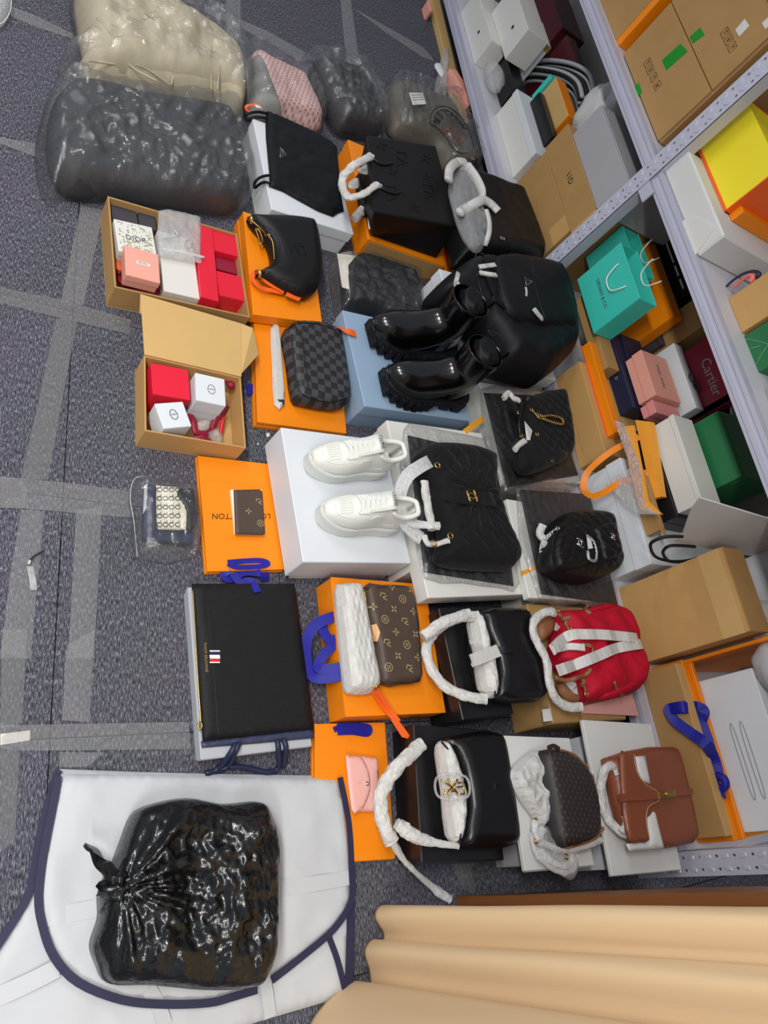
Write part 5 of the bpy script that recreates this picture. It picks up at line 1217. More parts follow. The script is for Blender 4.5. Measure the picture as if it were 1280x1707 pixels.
def boot(toe, heel, lab, ht):
    o, u, v, L = shoe_frame(toe, heel); hw = L * .20
    t = thing('ankle_boot', lab, 'shoe', o + u * L / 2, 'pair of black chunky boots')
    ss = [0, .01, .03, .06, .1, .15, .2, .28, .36, .44, .52, .6, .68, .76, .84, .9, .95, .98, 1]; rg = [(s, wprof(s, hw)) for s in ss] + [(s, -wprof(s, hw)) for s in ss[1:-1][::-1]]; m = len(rg)
    vs, fs = [], []; lv = [(.018, .96), (.022, 1.04), (.044, 1.04), (.046, 1.0), (.050, .98)]
    for z, k in lv:
        for s, w in rg: vs.append(o + u * ((.5 + (s - .5) * (1 + (k - 1) * .4)) * L) + v * w * k + Vector((0, 0, z + .012 * max(0, (.2 - s) / .2) + .012 * max(0, s - .45))))
    for a in range(len(lv) - 1):
        for i in range(m): fs.append((a * m + i, a * m + (i + 1) % m, (a + 1) * m + (i + 1) % m, (a + 1) * m + i))
    fs.append(tuple(range(m - 1, -1, -1))); fs.append(tuple((len(lv) - 1) * m + i for i in range(m))); mk('sole', vs, fs, 'black_rubber', t)
    # tread lugs and heel blocks
    for i, s in enumerate((.03, .105, .185, .265, .345, .425, .50)):
        for sg in (1, -1):
            w = wprof(s + .03, hw) * 1.06; c = o + u * ((s + .03) * L) + v * sg * w * .55; a_, b_ = u * L * .031, v * w * .52; zz = .010 * max(0, (.2 - s) / .2)
            MB().hexa([c - a_ - b_ + Vector((0, 0, zz)), c + a_ - b_ + Vector((0, 0, zz)), c + a_ + b_ + Vector((0, 0, zz)), c - a_ + b_ + Vector((0, 0, zz))], [c - a_ - b_ + Vector((0, 0, .040)), c + a_ - b_ + Vector((0, 0, .040)), c + a_ + b_ + Vector((0, 0, .040)), c - a_ + b_ + Vector((0, 0, .040))]).mk('tread_lug', 'black_rubber', t, bevel=.002)
    for s in (.76, .90):
        c = o + u * (s * L); a_, b_ = u * L * .055, v * hw * .72
        MB().hexa([c - a_ - b_, c + a_ - b_, c + a_ + b_, c - a_ + b_], [p + Vector((0, 0, .046)) for p in (c - a_ - b_, c + a_ - b_, c + a_ + b_, c - a_ + b_)]).mk('heel_block', 'black_rubber', t, bevel=.003)
    # upper: rounded foot and tall shaft as one surface of rings
    vs, fs = [], []; n = 24; rings_ = []
    for s, h in ((.02, .03), (.05, .045), (.1, .058), (.16, .066), (.24, .072), (.32, .078), (.40, .088), (.46, .10)):
        w = wprof(s, hw) * .95; rings_.append([o + u * (s * L) + v * w * math.cos(a) + Vector((0, 0, .05 + (h * math.sin(a) if a < math.pi else .006 * math.sin(a)))) + u * (-.012 * math.sin(a) if a < math.pi else 0) for a in [2 * math.pi * k / n for k in range(n)]])
    for fr_ in (.15, .35, .55, .75, 1.0):
        # rings turn from vertical to horizontal over the ankle
        z = .05 + .06 + (ht - .06) * fr_; c = o + u * L * (.70 - .02 * fr_) + Vector((0, 0, z)); ra = L * (.245 - .055 * min(1, fr_ * 1.6) + .02 * fr_); rb_ = hw * (.80 + .10 * fr_)
        tl = math.radians(52) * (1 - fr_) ** 1.3
        A = (-u) * math.cos(tl) + Vector((0, 0, -1)) * 0 + Vector((0, 0, 1)) * 0; up_ = ((-u) * math.cos(tl * .0) )
        rings_.append([c + v * rb_ * math.cos(a) + (-u * math.cos(tl) + Vector((0, 0, 1)) * math.sin(tl) * .8) * ra * math.sin(a) for a in [2 * math.pi * k / n for k in range(n)]])
    for r_ in rings_: vs += r_
    for i in range(len(rings_) - 1):
        for k in range(n): fs.append((i * n + k, i * n + (k + 1) % n, (i + 1) * n + (k + 1) % n, (i + 1) * n + k))
    fs.append(tuple(range(n)))
    b0 = len(vs); c = sum(rings_[-1], Vector()) / n; vs += [p + (c - p) * .12 for p in rings_[-1]]; vs += [p + (c - p) * .15 + Vector((0, 0, -.12)) for p in rings_[-1]]
    for k in range(n): fs.append(((len(rings_) - 1) * n + k, (len(rings_) - 1) * n + (k + 1) % n, b0 + (k + 1) % n, b0 + k)); fs.append((b0 + k, b0 + (k + 1) % n, b0 + n + (k + 1) % n, b0 + n + k))
    fs.append(tuple(b0 + n + k for k in range(n)))
    # heel counter closing the back of the foot
    uo = mk('upper', vs, fs, 'black_patent', t, smooth=True); uo.modifiers.new('s', 'SUBSURF').levels = 1; uo.modifiers['s'].render_levels = 2
    hb = []
    for z, k in ((.048, .96), (.09, .92), (.13, .86)):
        for a in range(13): q = math.pi * a / 12; hb.append(o + u * L * (.66 + .31 * k * math.sin(q)) + v * hw * .76 * k * math.cos(q) + Vector((0, 0, z)))
    mk('heel_counter', hb, [(r * 13 + a, r * 13 + a + 1, (r + 1) * 13 + a + 1, (r + 1) * 13 + a) for r in range(2) for a in range(12)], 'black_patent', t, smooth=True)
    f = o + u * L * .50 + Vector((0, 0, .05 + ht)); pl = o + u * L * .495 + Vector((0, 0, ht + .012))
    mktube('logo_triangle', [pl + v * .014 + Vector((0, 0, .014)), pl - v * .014 + Vector((0, 0, .014)), pl - Vector((0, 0, .012))], .0012, 'silver', t, n=5, closed=True, sm=0)
    c = o + u * L * .70 + Vector((0, 0, .05 + ht)); blob('stuffing_paper', c + Vector((0, 0, -.012)), (.045, .04, .025), 'black_nylon', .3, 6, parent=t)
    mkrib('pull_tab', [o + u * L * .88 + Vector((0, 0, ht)), o + u * L * .91 + Vector((0, 0, ht + .05)), o + u * L * .88 + Vector((0, 0, ht + .075)), o + u * L * .86 + Vector((0, 0, ht + .045))], .018, 'black_nylon', t, up=tuple(u))
boot(P(c8('235,330')[0], .1105), P(c8('985,480')[0], .1105), 'black glossy ankle boot with chunky sole, the one beside the hard case bag', .20)
boot(P(c8('350,760')[0], .1105), P(c8('1085,905')[0], .1105), 'black glossy ankle boot with chunky sole, the one at the box front edge', .20)

# ================================================================ bags lying on their packaging
# ---- nylon drawstring pouch
t = T('drawstring_pouch', 'black nylon drawstring pouch with a metal triangle badge', 'bag', d4, '600,650', .1)
pf = bag(t, d4, '262,145 400,200 560,270 760,365 880,440 945,510 960,700 990,1000 1010,1115 960,1130 905,1165 760,1110 560,1000 420,920 285,870 290,770 275,620 255,400 250,240', .1005, .016, .02, 'body', 'black_nylon', sm=0, noise_=.004, ns=16., step=.01)
def tri(th, p3, mat='silver', r=.0009, name='triangle_badge'): return mktube(name, p3, r, mat, th, n=5, closed=True, sm=0)
q = onpf(pf, d4, '388,505 450,575 388,600', .001); mk('badge_plate', q, [(0, 1, 2)], 'black_smooth', t); tri(t, [p + Vector((0, 0, .0006)) for p in q])
text('PRADA', sum(q, Vector()) / 3 + Vector((0, 0, .001)), q[2] - q[0], q[1] - q[0], .006, 'silver', t)
for s_ in ('265,170 180,155 100,165 40,195 30,225 60,232 150,205 255,215', '290,770 240,775 180,800 145,840 140,870 145,890 200,850 250,835 290,850'):
    mktube('cord', W(d4(s_), [.112, .112, .108, .09, .07, .085, .106, .112] if len(s_.split()) == 8 else [.112, .11, .106, .09, .07, .06, .09, .106, .112]), .0042, 'black_nylon', t, n=8)
t = T('paper_tag', 'small orange and white paper loop at the white shoe box corner', 'tag', d4, '140,130', 0)
mkrib('loop', W(d4('110,165 65,130 80,95 140,85 200,105 225,140'), [.10, .09, .10, .115, .115, .105]), .014, 'salmon', t, th=.001); mkrib('white_end', W(d4('150,100 200,110 225,145'), [.117, .117, .106]), .012, 'white_paper', t, th=.001)
# ---- embossed tote on the orange box: rigid body lying on its back
t = T('tote_bag', 'large black embossed leather tote lying on orange box, handles wrapped', 'bag', d5, '650,500', .091)
zb_ = .091; B_, C_ = P(d5('312,962')[0], zb_), P(d5('930,1180')[0], zb_); zt_ = ZAT((C_.x, C_.y), d5('1138,885')[0])
top = [P(p, zt_) for p in d5('345,745 1138,875 930,122 280,20')]
bb = [B_, C_, Vector((top[2].x, top[2].y, zb_)), Vector((top[3].x + .02, top[3].y + .05, zb_))]
MB().hexa(bb, top).mk('body', 'black_leather', t, bevel=.008, seg=3)
def tp(x, y, off=.001): a = top[3] + (top[2] - top[3]) * y; b = top[0] + (top[1] - top[0]) * y; p = a + (b - a) * x; return p + Vector((0, 0, off))
TPu = (top[0] - top[3]).normalized(); TPv = (top[2] - top[3]).normalized()
M('emboss', '#26252a', .38, bump=.2, bs=400)
for ch, x, y in (('LV', .25, .45), ('LV', .62, .72), ('LV', .72, .25)): text(ch, tp(x, y), TPu, TPv * -1, .07, 'emboss', t, name='embossed_letters')
for x, y in ((.45, .3), (.45, .75), (.2, .8), (.85, .5), (.12, .2)):
    c = tp(x, y, .0006); b = MB()
    for m in range(4):
        a = m * math.pi / 2 + .4; b.add([c + (TPu * math.cos(a + d_) + TPv * math.sin(a + d_)) * r_ for d_, r_ in ((0, .004), (-.4, .014), (0, .028), (.4, .014))], [(0, 1, 2, 3)])
    b.mk('embossed_flower', 'emboss', t)
e_ = [top[0] + (top[1] - top[0]) * k for k in (0, 1)]
for k, s_ in enumerate(('325,225 270,255 180,300 110,360 65,420 60,500 85,570 110,605 180,600 280,560 375,490', )):
    wrapped(t, d5, s_, [zt_ + .012, zt_ + .015, zt_ + .01, zt_ - .01, zt_ - .03, zt_ - .04, zt_ - .03, zt_ - .02, zt_ - .005, zt_ + .008, zt_ + .012], .014)
for q in ('330,225 400,290 470,300 530,285', '400,495 460,545 540,570 600,555'): mktube('handle_tab', [tp(0, 0)] if False else W(d5(q), zt_ + .003), .0035, 'black_smooth', t, n=6)
for q in ('335,225', '405,500'): c = W(d5(q), zt_ + .012)[0]; ring(c, TPu, TPv, .009, .009, .0025, 'silver', t, 'handle_ring')
wrapped(t, d5, '170,810 215,760 250,720', [.10, .105, .11], .016, 'wrapped_handle_end')
bag(t, d5, '205,350 320,290 340,390 270,400 210,380', zt_ - .03, .012, .012, 'tissue', 'white_wrap', zt=0); bag(t, d5, '110,480 190,430 205,520 130,530', zt_ - .05, .01, .01, 'tissue', 'white_wrap', zt=0); bag(t, d5, '290,725 345,735 320,890 300,890', zb_ + .03, .01, .006, 'paper_card', 'white_warm', zt=0)
bag(t, d5, '200,390 350,400 420,700 270,760 240,700', zb_ + .002, .045, .03, 'inner_lining', 'black_matt', zt=.5)
# ---- second tote
t = T('tote_bag', 'soft black tote with white wrapped handles beside the brown carton', 'bag', d6, '650,650', .09)
pf = bag(t, d6, '175,170 300,172 520,250 720,325 815,375 860,470 960,720 1040,940 1052,1000 1015,1065 780,1015 560,990 400,990 310,985 280,985 262,900 215,700 165,450 155,300 165,210', .1555, .13, .05, 'body', 'black_leather', sm=3, zt=1.0, noise_=.006, ns=9., step=.012)
cl = bag(t, d6, '60,390 160,215 240,300 330,450 360,640 420,760 420,900 370,1030 280,1010 180,850 100,620', .245, .05, .04, 'clear_wrap', 'poly_haze', noise_=.012, ns=30.)
for q, r_ in (('20,380 30,280 90,215 160,205 220,270 290,370 340,480 345,545', .017), ('130,690 200,650 290,600 360,575 430,610 500,680', .017), ('385,670 410,760 415,850 400,930 370,1010', .010)):
    mktube('wrapped_handle', opath(pf, d6, q, .014), r_, 'white_wrap', t, n=10, flat=.6)
for q in ('210,850 160,980 215,1095 290,1020', '130,690 150,790 200,810'): wrapped(t, d6, q, .20, .012)
c = onpf(pf, d6, '562,920', .003)[0]; u_, v_ = frame2(c, c + Vector((0, 1, 0))); ring(c, u_, v_, .009, .006, .0018, 'silver', t, 'metal_ring')
c = onpf(pf, d6, '275,150', .004)[0]; ring(c, u_, v_, .007, .005, .0016, 'gold', t, 'metal_ring')
# ---- hobo bag on orange paper bag
t = T('hobo_bag', 'black leather crescent hobo bag with gold zipper and orange tag', 'bag', d2, '1100,500', .071)
pf = bag(t, d2, '660,130 760,125 1000,130 1180,150 1290,190 1340,330 1375,620 1360,760 1290,870 1180,910 1000,830 780,690 740,660 830,625 880,580 880,500 850,400 790,300 720,215', .0705, .062, .045, 'body', 'black_leather', sm=3, step=.007)
mktube('seam_piping', opath(pf, d2, '800,200 900,260 960,360 965,480 920,580 830,640', .0), .0016, 'black_smooth', t, n=6)
mktube('seam_piping', opath(pf, d2, '975,720 1080,750 1200,780 1300,800', .0), .0014, 'black_smooth', t, n=6)
mktube('zipper', opath(pf, d2, '690,165 760,225 840,300 890,360 905,450 912,540', .002), .0022, 'gold', t, n=6); 
for q in ('665,145 690,190', '740,660 775,720'): c = W(d2(q), .115); mktube('strap_loop', [c[0], (c[0] + c[1]) / 2 + Vector((0, 0, .012)), c[1]], .006, 'gold', t, n=8)
mktube('zip_pull', W(d2('735,240 760,320 780,390 800,350 770,260'), .10), .0025, 'gold', t, n=6, closed=True)
uu, vv = axes(d2, '1150,380 1180,560')
text('LV', onpf(pf, d2, '1150,430')[0], uu * -1 if uu.x > 0 and False else vv * -1, uu, .05, 'emboss', t, zfn=pf.z, name='embossed_letters')
tg = [P(p, .085) for p in d2('735,665 700,700 720,760 800,820 900,840 1000,860')]; mkrib('orange_tag_strap', tg, .014, 'orange_hot', t, th=.002)
mkrib('orange_tag_strap', [P(p, .09) for p in d2('790,720 880,780 960,820 1010,850')], .016, 'orange_hot', t, th=.002)
q = [P(p, .092) for p in d2('1060,825 1200,880 1150,945 1015,890')]; face_on('tag_plate', q if (q[1] - q[0]).cross(q[2] - q[0]).z > 0 else q[::-1], 'orange_hot', t, .002)
text('LOUIS', sum(q, Vector()) / 4 + Vector((0, 0, .003)), q[1] - q[0], q[0] - q[3], .012, 'orange_ink', t)
# ---- checked messenger
t = T('messenger_bag', 'dark checked messenger bag beside its wrapped strap', 'bag', a4, '1080,830', .031)
pf = bag(t, a4, '925,672 955,642 1060,645 1150,672 1178,705 1202,830 1222,960 1212,1028 1155,1056 1000,1030 955,1000 930,860 905,690', .0312, .06, .028, 'body', 'damier', sm=2, step=.008, wall=.55)
mktube('front_zip', opath(pf, a4, '960,640 1000,720 1015,830 1030,960', .0008), .0018, 'black_smooth', t, n=6)
mktube('edge_piping', opath(pf, a4, '950,690 960,830 985,960 1040,1000 1130,1020 1200,1005', .0), .002, 'black_smooth', t, n=6); 
bag(t, a4, '1170,970 1225,955 1232,1010 1205,1030 1170,1010', .075, .012, .006, 'leather_corner', 'black_smooth', zt=.8); mktube('top_piping', opath(pf, a4, '930,680 960,640 1060,640 1160,670 1190,720', .0), .002, 'black_smooth', t, n=6)
t = T('wrapped_strap', 'bag strap folded in white tissue on the orange bag', 'strap', a4, '880,840', .031)
bag(t, a4, '848,660 888,655 905,830 915,1030 865,1030 855,850', .0312, .014, .01, 'tissue_roll', 'white_wrap', sm=2, step=.006)
bag(t, a4, '870,1005 910,1008 912,1035 872,1030', .0312, .016, .006, 'strap_end', 'navy', sm=0, step=.005)
mkrib('orange_tab', W(a4('1170,655 1215,672 1260,690'), [.082, .116, .1145]), .022, 'orange_hot', OB14, th=.0016)
# ---- hard case bag in plastic
t = T('case_bag', 'black hard case shoulder bag wrapped in clear plastic', 'bag', d7, '500,420', .006)
pf = bag(t, d7, '270,120 480,172 780,285 825,355 852,620 770,715 690,745 210,560 188,300 235,170', .001, .092, .018, 'body', 'black_rubber', zt=.8, sm=0, step=.008, wall=.7)
for q in ('255,270 400,330 640,430 800,500', '240,400 420,470 640,560 810,610'): mkrib('ridge', opath(pf, d7, q, .002), .018, 'black_leather', t, th=.004)
for q in ('330,450', '820,610', '690,545', '775,300'): blob('corner_guard', onpf(pf, d7, q, .002)[0], (.013, .013, .007), 'black_smooth', .15, 3, parent=t)
u_, v_ = axes(d7, '450,320 620,400'); text('DIOR', onpf(pf, d7, '535,360', .001)[0], u_, v_ * -1 if v_.y < 0 else v_ * -1, .034, 'emboss', t, zfn=pf.z, name='raised_letters')
Puff(W(d7('60,125 250,130 420,150 800,280 850,430 870,650 915,720 760,775 600,750 500,690 420,645 150,650 90,590 60,400 40,250'), .08), .04, .068, .025, .1, .008, 2, .006, 26., fn=creased(-.3, .9)).mk('clear_bag', 'poly', t)
q = W(d7('65,130 240,150 165,240 185,465 110,440'), .06); MB().prism(ccw([(p.x, p.y) for p in q]), .06, .062).mk('cream_card', 'cream_page', t)
# ---- nylon backpack
t = T('backpack', 'large black nylon backpack with front pocket and wrapped buckles', 'bag', d8, '650,550', .151)
pf = bag(t, d8, '95,360 150,260 360,95 520,112 640,80 960,142 1050,190 1150,380 1215,680 1220,850 1160,940 1010,1060 940,1065 760,1010 640,950 560,800 440,620 220,470', .171, .165, .06, 'body', 'black_nylon', zt=.8, noise_=.012, ns=9., step=.011)
pz = pf.z0 + pf.h - .03
pk = bag(t, d8, '505,200 560,110 800,135 960,160 1050,215 1150,460 1200,690 1080,700 930,700 780,665 650,600 560,470', pz, .05, .03, 'front_pocket', 'black_nylon', zt=.7, noise_=.004, ns=9., step=.01)
mktube('pocket_zip', opath(pk, d8, '560,160 545,300 590,440 680,560 800,640 930,680', -.003), .0022, 'black_smooth', t, n=6)
mktube('pocket_seam', opath(pk, d8, '820,145 830,300 870,480 940,670', .0), .0022, 'black_smooth', t, n=6); mktube('body_seam', opath(pf, d8, '360,110 375,300 430,530', .0), .0022, 'black_smooth', t, n=6)
q = onpf(pk, d8, '755,310 820,345 770,378', .002); tri(t, q); mk('badge_plate', q, [(0, 1, 2)], 'black_smooth', t)
for q in ('370,240 430,232 500,222', '375,285 440,298 508,308'): mkrib('wrapped_buckle', opath(pf, d8, q, .010), .014, 'white_wrap', t, th=.006)
mkrib('wrapped_buckle', opath(pf, d8, '205,280 190,340 170,405', .006), .012, 'white_wrap', t, th=.006); mkrib('wrapped_pull', opath(pk, d8, '820,575 855,620 890,660', .008), .016, 'white_wrap', t, th=.006); mkrib('wrapped_pull', opath(pk, d8, '762,395 768,430 766,465', .004), .006, 'white_wrap', t, th=.003)
mkrib('belt_strap', opath(pf, d8, '430,110 450,300 520,480 600,560', .004), .02, 'black_nylon', t, th=.004)
mkrib('wrapped_strap_end', W(d7('1010,420 1000,480 1025,560 1050,630'), .156), .016, 'white_wrap', t, th=.008)
q = onpf(pf, d8, '455,745 535,770 490,790', .003); tri(t, q, 'ink_soft')
# ---- velvet drawstring bag on black sheet
def sheet(label, fr, q, z, filmq, name='dust_bag', fh=.012):
    th = T(name, label, 'dust bag', fr, q.split()[0], z); th.location = sum(W(fr(q), z), Vector()) / len(q.split()); ORG[th.name] = Vector(th.location)
    bag(th, fr, q, z, .006, .012, 'cloth', 'black_sheet', sm=0, noise_=.003, ns=20., step=.014)
    Puff(W(fr(filmq), z + .004), z, fh * .75, .02, .3, .007, 2, .002, 30., fn=creased(.4, .75)).mk('clear_bag', 'poly', th); return th
sheet('black dust bag in clear plastic beneath the velvet drawstring bag', b1, '120,138 340,190 560,255 610,500 660,905 430,870 205,835 160,480', .1505, '100,110 170,85 330,115 495,150 552,190 590,420 690,890 590,915 400,890 205,865 150,600 85,420')
sheet('black dust bag in clear plastic beneath the small drawstring backpack', px, '806,655 920,660 964,792 846,812', .1505, '800,648 922,655 970,800 900,812 842,820')
sheet('black dust bag in clear plastic beneath the quilted leather backpack', b1, '690,415 1045,438 1112,700 1190,1000 800,945 740,660', .1758, '672,408 1050,430 1196,1005 1000,990 790,972')
t = T('handbag', 'black velvet ruched handbag with gold interlocked ring clasp', 'bag', b1, '430,500', .163)
kc2 = W(b1('440,455'), .2)[0]
def ruche(x, y, d):
    a = math.atan2(y - kc2.y, x - kc2.x); r = math.hypot(x - kc2.x, y - kc2.y); c, s = math.cos(.75), math.sin(.75); o = 0
    for uq in ((x * c + y * s) / .045, (-x * s + y * c) / .045): k = abs(uq - round(uq)); o = max(o, math.exp(-(k / .1) ** 2))
    return .006 * math.exp(-((r - .05) / .06) ** 2) * math.sin(a * 15) - .005 * o * min(1, r / .12)
pf = bag(t, b1, '165,230 220,188 310,182 440,197 530,232 560,280 560,400 580,470 620,600 655,670 682,760 660,800 620,820 430,815 290,790 272,740 290,640 250,480 235,400 165,275', .163, .075, .05, 'body', 'black_velvet', fn=ruche, step=.006)
mkrib('waist_band', opath(pf, b1, '300,440 380,450 470,460 570,470', .003), .042, 'black_velvet', t, th=.006)
u_, v_ = axes(b1, '400,455 475,455'); ccs(t, onpf(pf, b1, '435,455', .010)[0], v_, u_, .024, 'gold')
for q in ('265,297', '330,655', '245,693'): c = onpf(pf, b1, q, .006)[0]; ring(c, u_, v_, .008, .0075, .0022, 'gold', t, 'grommet')
mkrib('wrapped_strap', W(b1('235,270 180,300 120,345 85,420 85,500 110,590 190,665'), [.22, .225, .22, .21, .20, .20, .20]), .035, 'poly_milk', t, th=.006)
wrapped(t, b1, '205,375 215,460 230,540 245,620', [.225, .225, .225, .225], .013); wrapped(t, b1, '110,575 170,590 280,600', [.205, .215, .23], .012, mat='poly_milk'); wrapped(t, b1, '205,650 225,690 270,690 325,675', [.21, .215, .225, .23], .009)
# ---- small drawstring backpack
t = T('backpack', 'small black quilted velvet drawstring backpack with gold chain charm', 'bag', a5, '1010,950', .162)
pf = bag(t, a5, '905,800 940,785 1080,755 1112,830 1143,1030 1100,1080 960,1135 905,1100 885,1010 915,960 900,880', .163, .085, .045, 'body', 'black_velvet', sm=2, fn=quilt(.95, .032, .004), step=.006)
bag(t, a5, '900,1000 980,985 1135,1045 1095,1085 960,1135 905,1100', .20, .045, .03, 'flap_pocket', 'black_velvet', zt=.6, sm=2)
mktube('drawstring', onpf(pf, a5, '930,790 915,830 900,900 905,960', .004), .004, 'black_smooth', t, n=6); mk('tissue', onpf(pf, a5, '935,890 965,940 955,985 938,985', .001), [(0, 1, 2, 3)], 'white_wrap', t)
u_, v_ = axes(a5, '990,850 990,910')
for q in ('958,846', '985,960', '938,795', '912,965', '900,860'): ring(onpf(pf, a5, q, .004)[0], u_, v_, .006, .006, .0018, 'gold', t, 'grommet')
ccs(t, onpf(pf, a5, '992,880', .008)[0], v_, u_, .016, 'gold'); chain(onpf(pf, a5, '1005,880 1050,875 1095,890 1098,915 1050,905 1010,890', .007), 'gold', t, .006); chain(onpf(pf, a5, '960,850 980,870 992,880', .005), 'gold', t, .0045)
ccs(t, onpf(pf, a5, '1045,1083', .012)[0], v_, u_, .012, 'gold')
for q, z in (('835,790 855,765 880,790 905,800', .225), ('885,1030 905,1005 930,990', .235)): wrapped(t, a5, q, z, .010)
mktube('shoulder_strap', W(a5('840,800 880,830 900,870'), [.22, .22, .225]), .008, 'black_velvet', t, n=8); ring(W(a5('835,795'), .225)[0], u_, v_, .006, .006, .0018, 'gold', t, 'strap_ring')
# ---- quilted leather backpack
t = T('backpack', 'small black quilted leather backpack with silver chain straps', 'bag', e7, '260,700', .186)
pf = bag(t, e7, '110,560 180,505 290,492 400,507 430,560 455,670 480,780 460,830 380,870 290,895 150,872 70,820 50,740 80,640', .186, .075, .04, 'body', 'black_leather', sm=3, zt=.75, fn=quilt(.9, .034, .006), step=.006)
bag(t, e7, '300,600 370,570 420,580 445,680 460,760 380,795 350,760 330,680', .232, .04, .02, 'front_pocket', 'black_leather', zt=.7, fn=quilt(.9, .03, .005), step=.005)
bag(t, e7, '100,640 150,590 240,575 270,640 300,720 290,800 180,835 110,820 90,740', .240, .03, .018, 'flap', 'black_leather', zt=.7, fn=quilt(.9, .03, .005), step=.005)
u_, v_ = axes(e7, '225,660 225,720'); ccs(t, P(e7('225,690')[0], .275), v_, u_, .019, 'silver'); ccs(t, P(e7('410,655')[0], .277), v_, u_, .014, 'silver')
mk('card_tag', [P(p, .272) for p in e7('260,645 285,670 298,720 270,725')], [(0, 1, 2, 3)], 'white_paper', t)
chain(W(e7('100,610 60,640 20,680 5,730 15,790 60,815 130,805'), [.235, .225, .21, .20, .20, .215, .235]), 'silver', t, .0075); chain([P(p, .274) for p in e7('265,650 300,680 318,740 310,790 275,780 268,740')], 'silver', t, .006)
for q in ('15,590 0,640 25,670', '20,690 40,740 10,760'): wrapped(t, e7, q, [.215, .205, .205], .014, 'wrapped_chain')
ring(P(e7('130,805')[0], .245), u_, v_, .006, .006, .002, 'silver', t, 'strap_ring'); ring(P(e7('100,610')[0], .245), u_, v_, .006, .006, .002, 'silver', t, 'strap_ring')
# ---- wallets
t = T('card_wallet', 'cream and navy patterned card wallet with black saddle flap', 'wallet', e2, '1060,770', .031)
pf = bag(t, e2, '962,630 1110,642 1170,760 1150,905 972,900', .031, .012, .006, 'body', 'oblique', sm=0, step=.006, wall=.6)
bag(t, e2, '1095,650 1150,648 1205,668 1205,895 1150,905 1145,800 1115,740 1085,695', .033, .014, .006, 'saddle_flap', 'black_leather', sm=2, step=.005)
u_, v_ = axes(e2, '1000,700 1100,705'); b = MB()
for i in range(5):
    for j in range(4):
        p = onpf(pf, e2, '%d,%d' % (985 + j * 38, 655 + i * 54), .0006)[0]; b.add(*tube([p + u_ * .0058 * math.cos(a) + v_ * .0052 * math.sin(a) for a in [k * .785 for k in range(8)]], .0013, 4, .3, True)); q = p + u_ * .004 + v_ * .004; b.add(*tube([q - u_ * .006, q, q + v_ * .006], .0012, 4, .3))
b.mk('woven_print', 'navy_ink', t, kind='stuff')
mktube('edge_piping', opath(pf, e2, '964,632 973,898 1150,903', .0), .0012, 'black_smooth', t, n=5, sm=0)
t = T('plastic_bag', 'clear plastic bag around the navy box and patterned wallet', 'plastic bag', e2, '1020,800', 0)
Puff(W(e2('805,700 830,590 900,570 1000,600 1160,618 1222,680 1228,1060 850,1072 830,850'), .02), .0012, .052, .03, .12, .007, 2, .004, 40., fn=creased(.9, .8)).mk('film', 'poly', t)
mktube('sealed_edge', W(e2('850,1070 828,850 806,700 830,590 900,570'), .02), .0008, 'poly_milk', t, n=5)
t = T('wallet', 'brown monogram card wallet with cream page edges', 'wallet', a8, '550,395', .0215)
MB().prism(ccw([(p.x, p.y) for p in W(a8('470,300 600,300 616,492 489,487'), .026)]), .0212, .031).mk('pages', 'cream_page', t, bevel=.001)
pf = bag(t, a8, '485,298 595,296 607,305 619,485 612,492 492,488', .0312, .006, .004, 'cover', 'mono_brown', sm=0, step=.006)
u_, v_ = axes(a8, '540,300 555,480'); motifs(pf, pf.poly, u_, v_, P(a8('548,390')[0], .037), .058, 'mono_ink', t, .0095)
t = T('wallet', 'pale pink embossed leather wallet with snap flap', 'wallet', b5, '330,370', .0215)
pf = bag(t, b5, '245,235 262,226 330,226 408,236 414,300 413,522 320,522 275,512', .0215, .016, .008, 'body', 'pink_leather', sm=0, step=.006, wall=.6)
fl2 = bag(t, b5, '246,235 264,227 320,228 350,265 372,330 375,400 358,460 335,505 310,521 276,511', .037, .005, .004, 'flap', 'pink_leather', sm=2, step=.006)
motifs(fl2, fl2.poly, *axes(b5, '300,240 310,500'), P(b5('310,370')[0], .04), .05, 'pink_emboss', t, .008); motifs(pf, [Vector((p.x, p.y)) for p in W(b5('378,245 408,245 412,515 350,515 380,420'), .035)], *axes(b5, '300,240 310,500'), P(b5('395,400')[0], .04), .05, 'pink_emboss', t, .007)
c = onpf(fl2, b5, '355,373', .002)[0]; ring(c, Vector((1, 0, 0)), Vector((0, 1, 0)), .0025, .0025, .0025, 'silver', t, 'snap')
# ---- document pouch
t = T('document_pouch', 'large black grained leather document pouch with gold zipper', 'bag', b2, '410,460', .041)
pf = bag(t, b2, '115,98 610,98 705,800 168,858', .0405, .014, .01, 'body', 'black_pebble', sm=0, step=.014, wall=.6)
mktube('zipper', W(b2('120,125 130,300 145,560 162,800'), .050), .0015, 'gold', t, n=6); c = P(b2('155,785')[0], .056); ring(c, Vector((1, 0, 0)), Vector((0, 1, 0)), .007, .004, .002, 'gold', t, 'zip_pull')
for i, mt in enumerate(('white_ink', 'navy', 'white_ink', 'red_box', 'white_ink')):
    y0, y1 = 420 + [0, 6, 22, 42, 56][i], 420 + [6, 22, 40, 56, 61][i]; q = onpf(pf, b2, '200,%d 250,%d 252,%d 202,%d' % (y0, y0, y1, y1), .0012); mk('ribbon_stripe', q[::-1], [(0, 1, 2, 3)], mt, t)
u_, v_ = axes(b2, '178,490 174,415'); text('THOM BROWNE', onpf(pf, b2, '183,452', .001)[0], u_ * -1, v_ * -1, .0085, 'gold_ink', t, zfn=pf.z)
mktube('stitch_line', opath(pf, b2, '188,110 200,300 225,560 245,840', .0), .0008, 'black_smooth', t, n=4)
t = T('leather_strip', 'navy leather strip with corded handles under the document pouch', 'bag', b2, '430,860', .04)
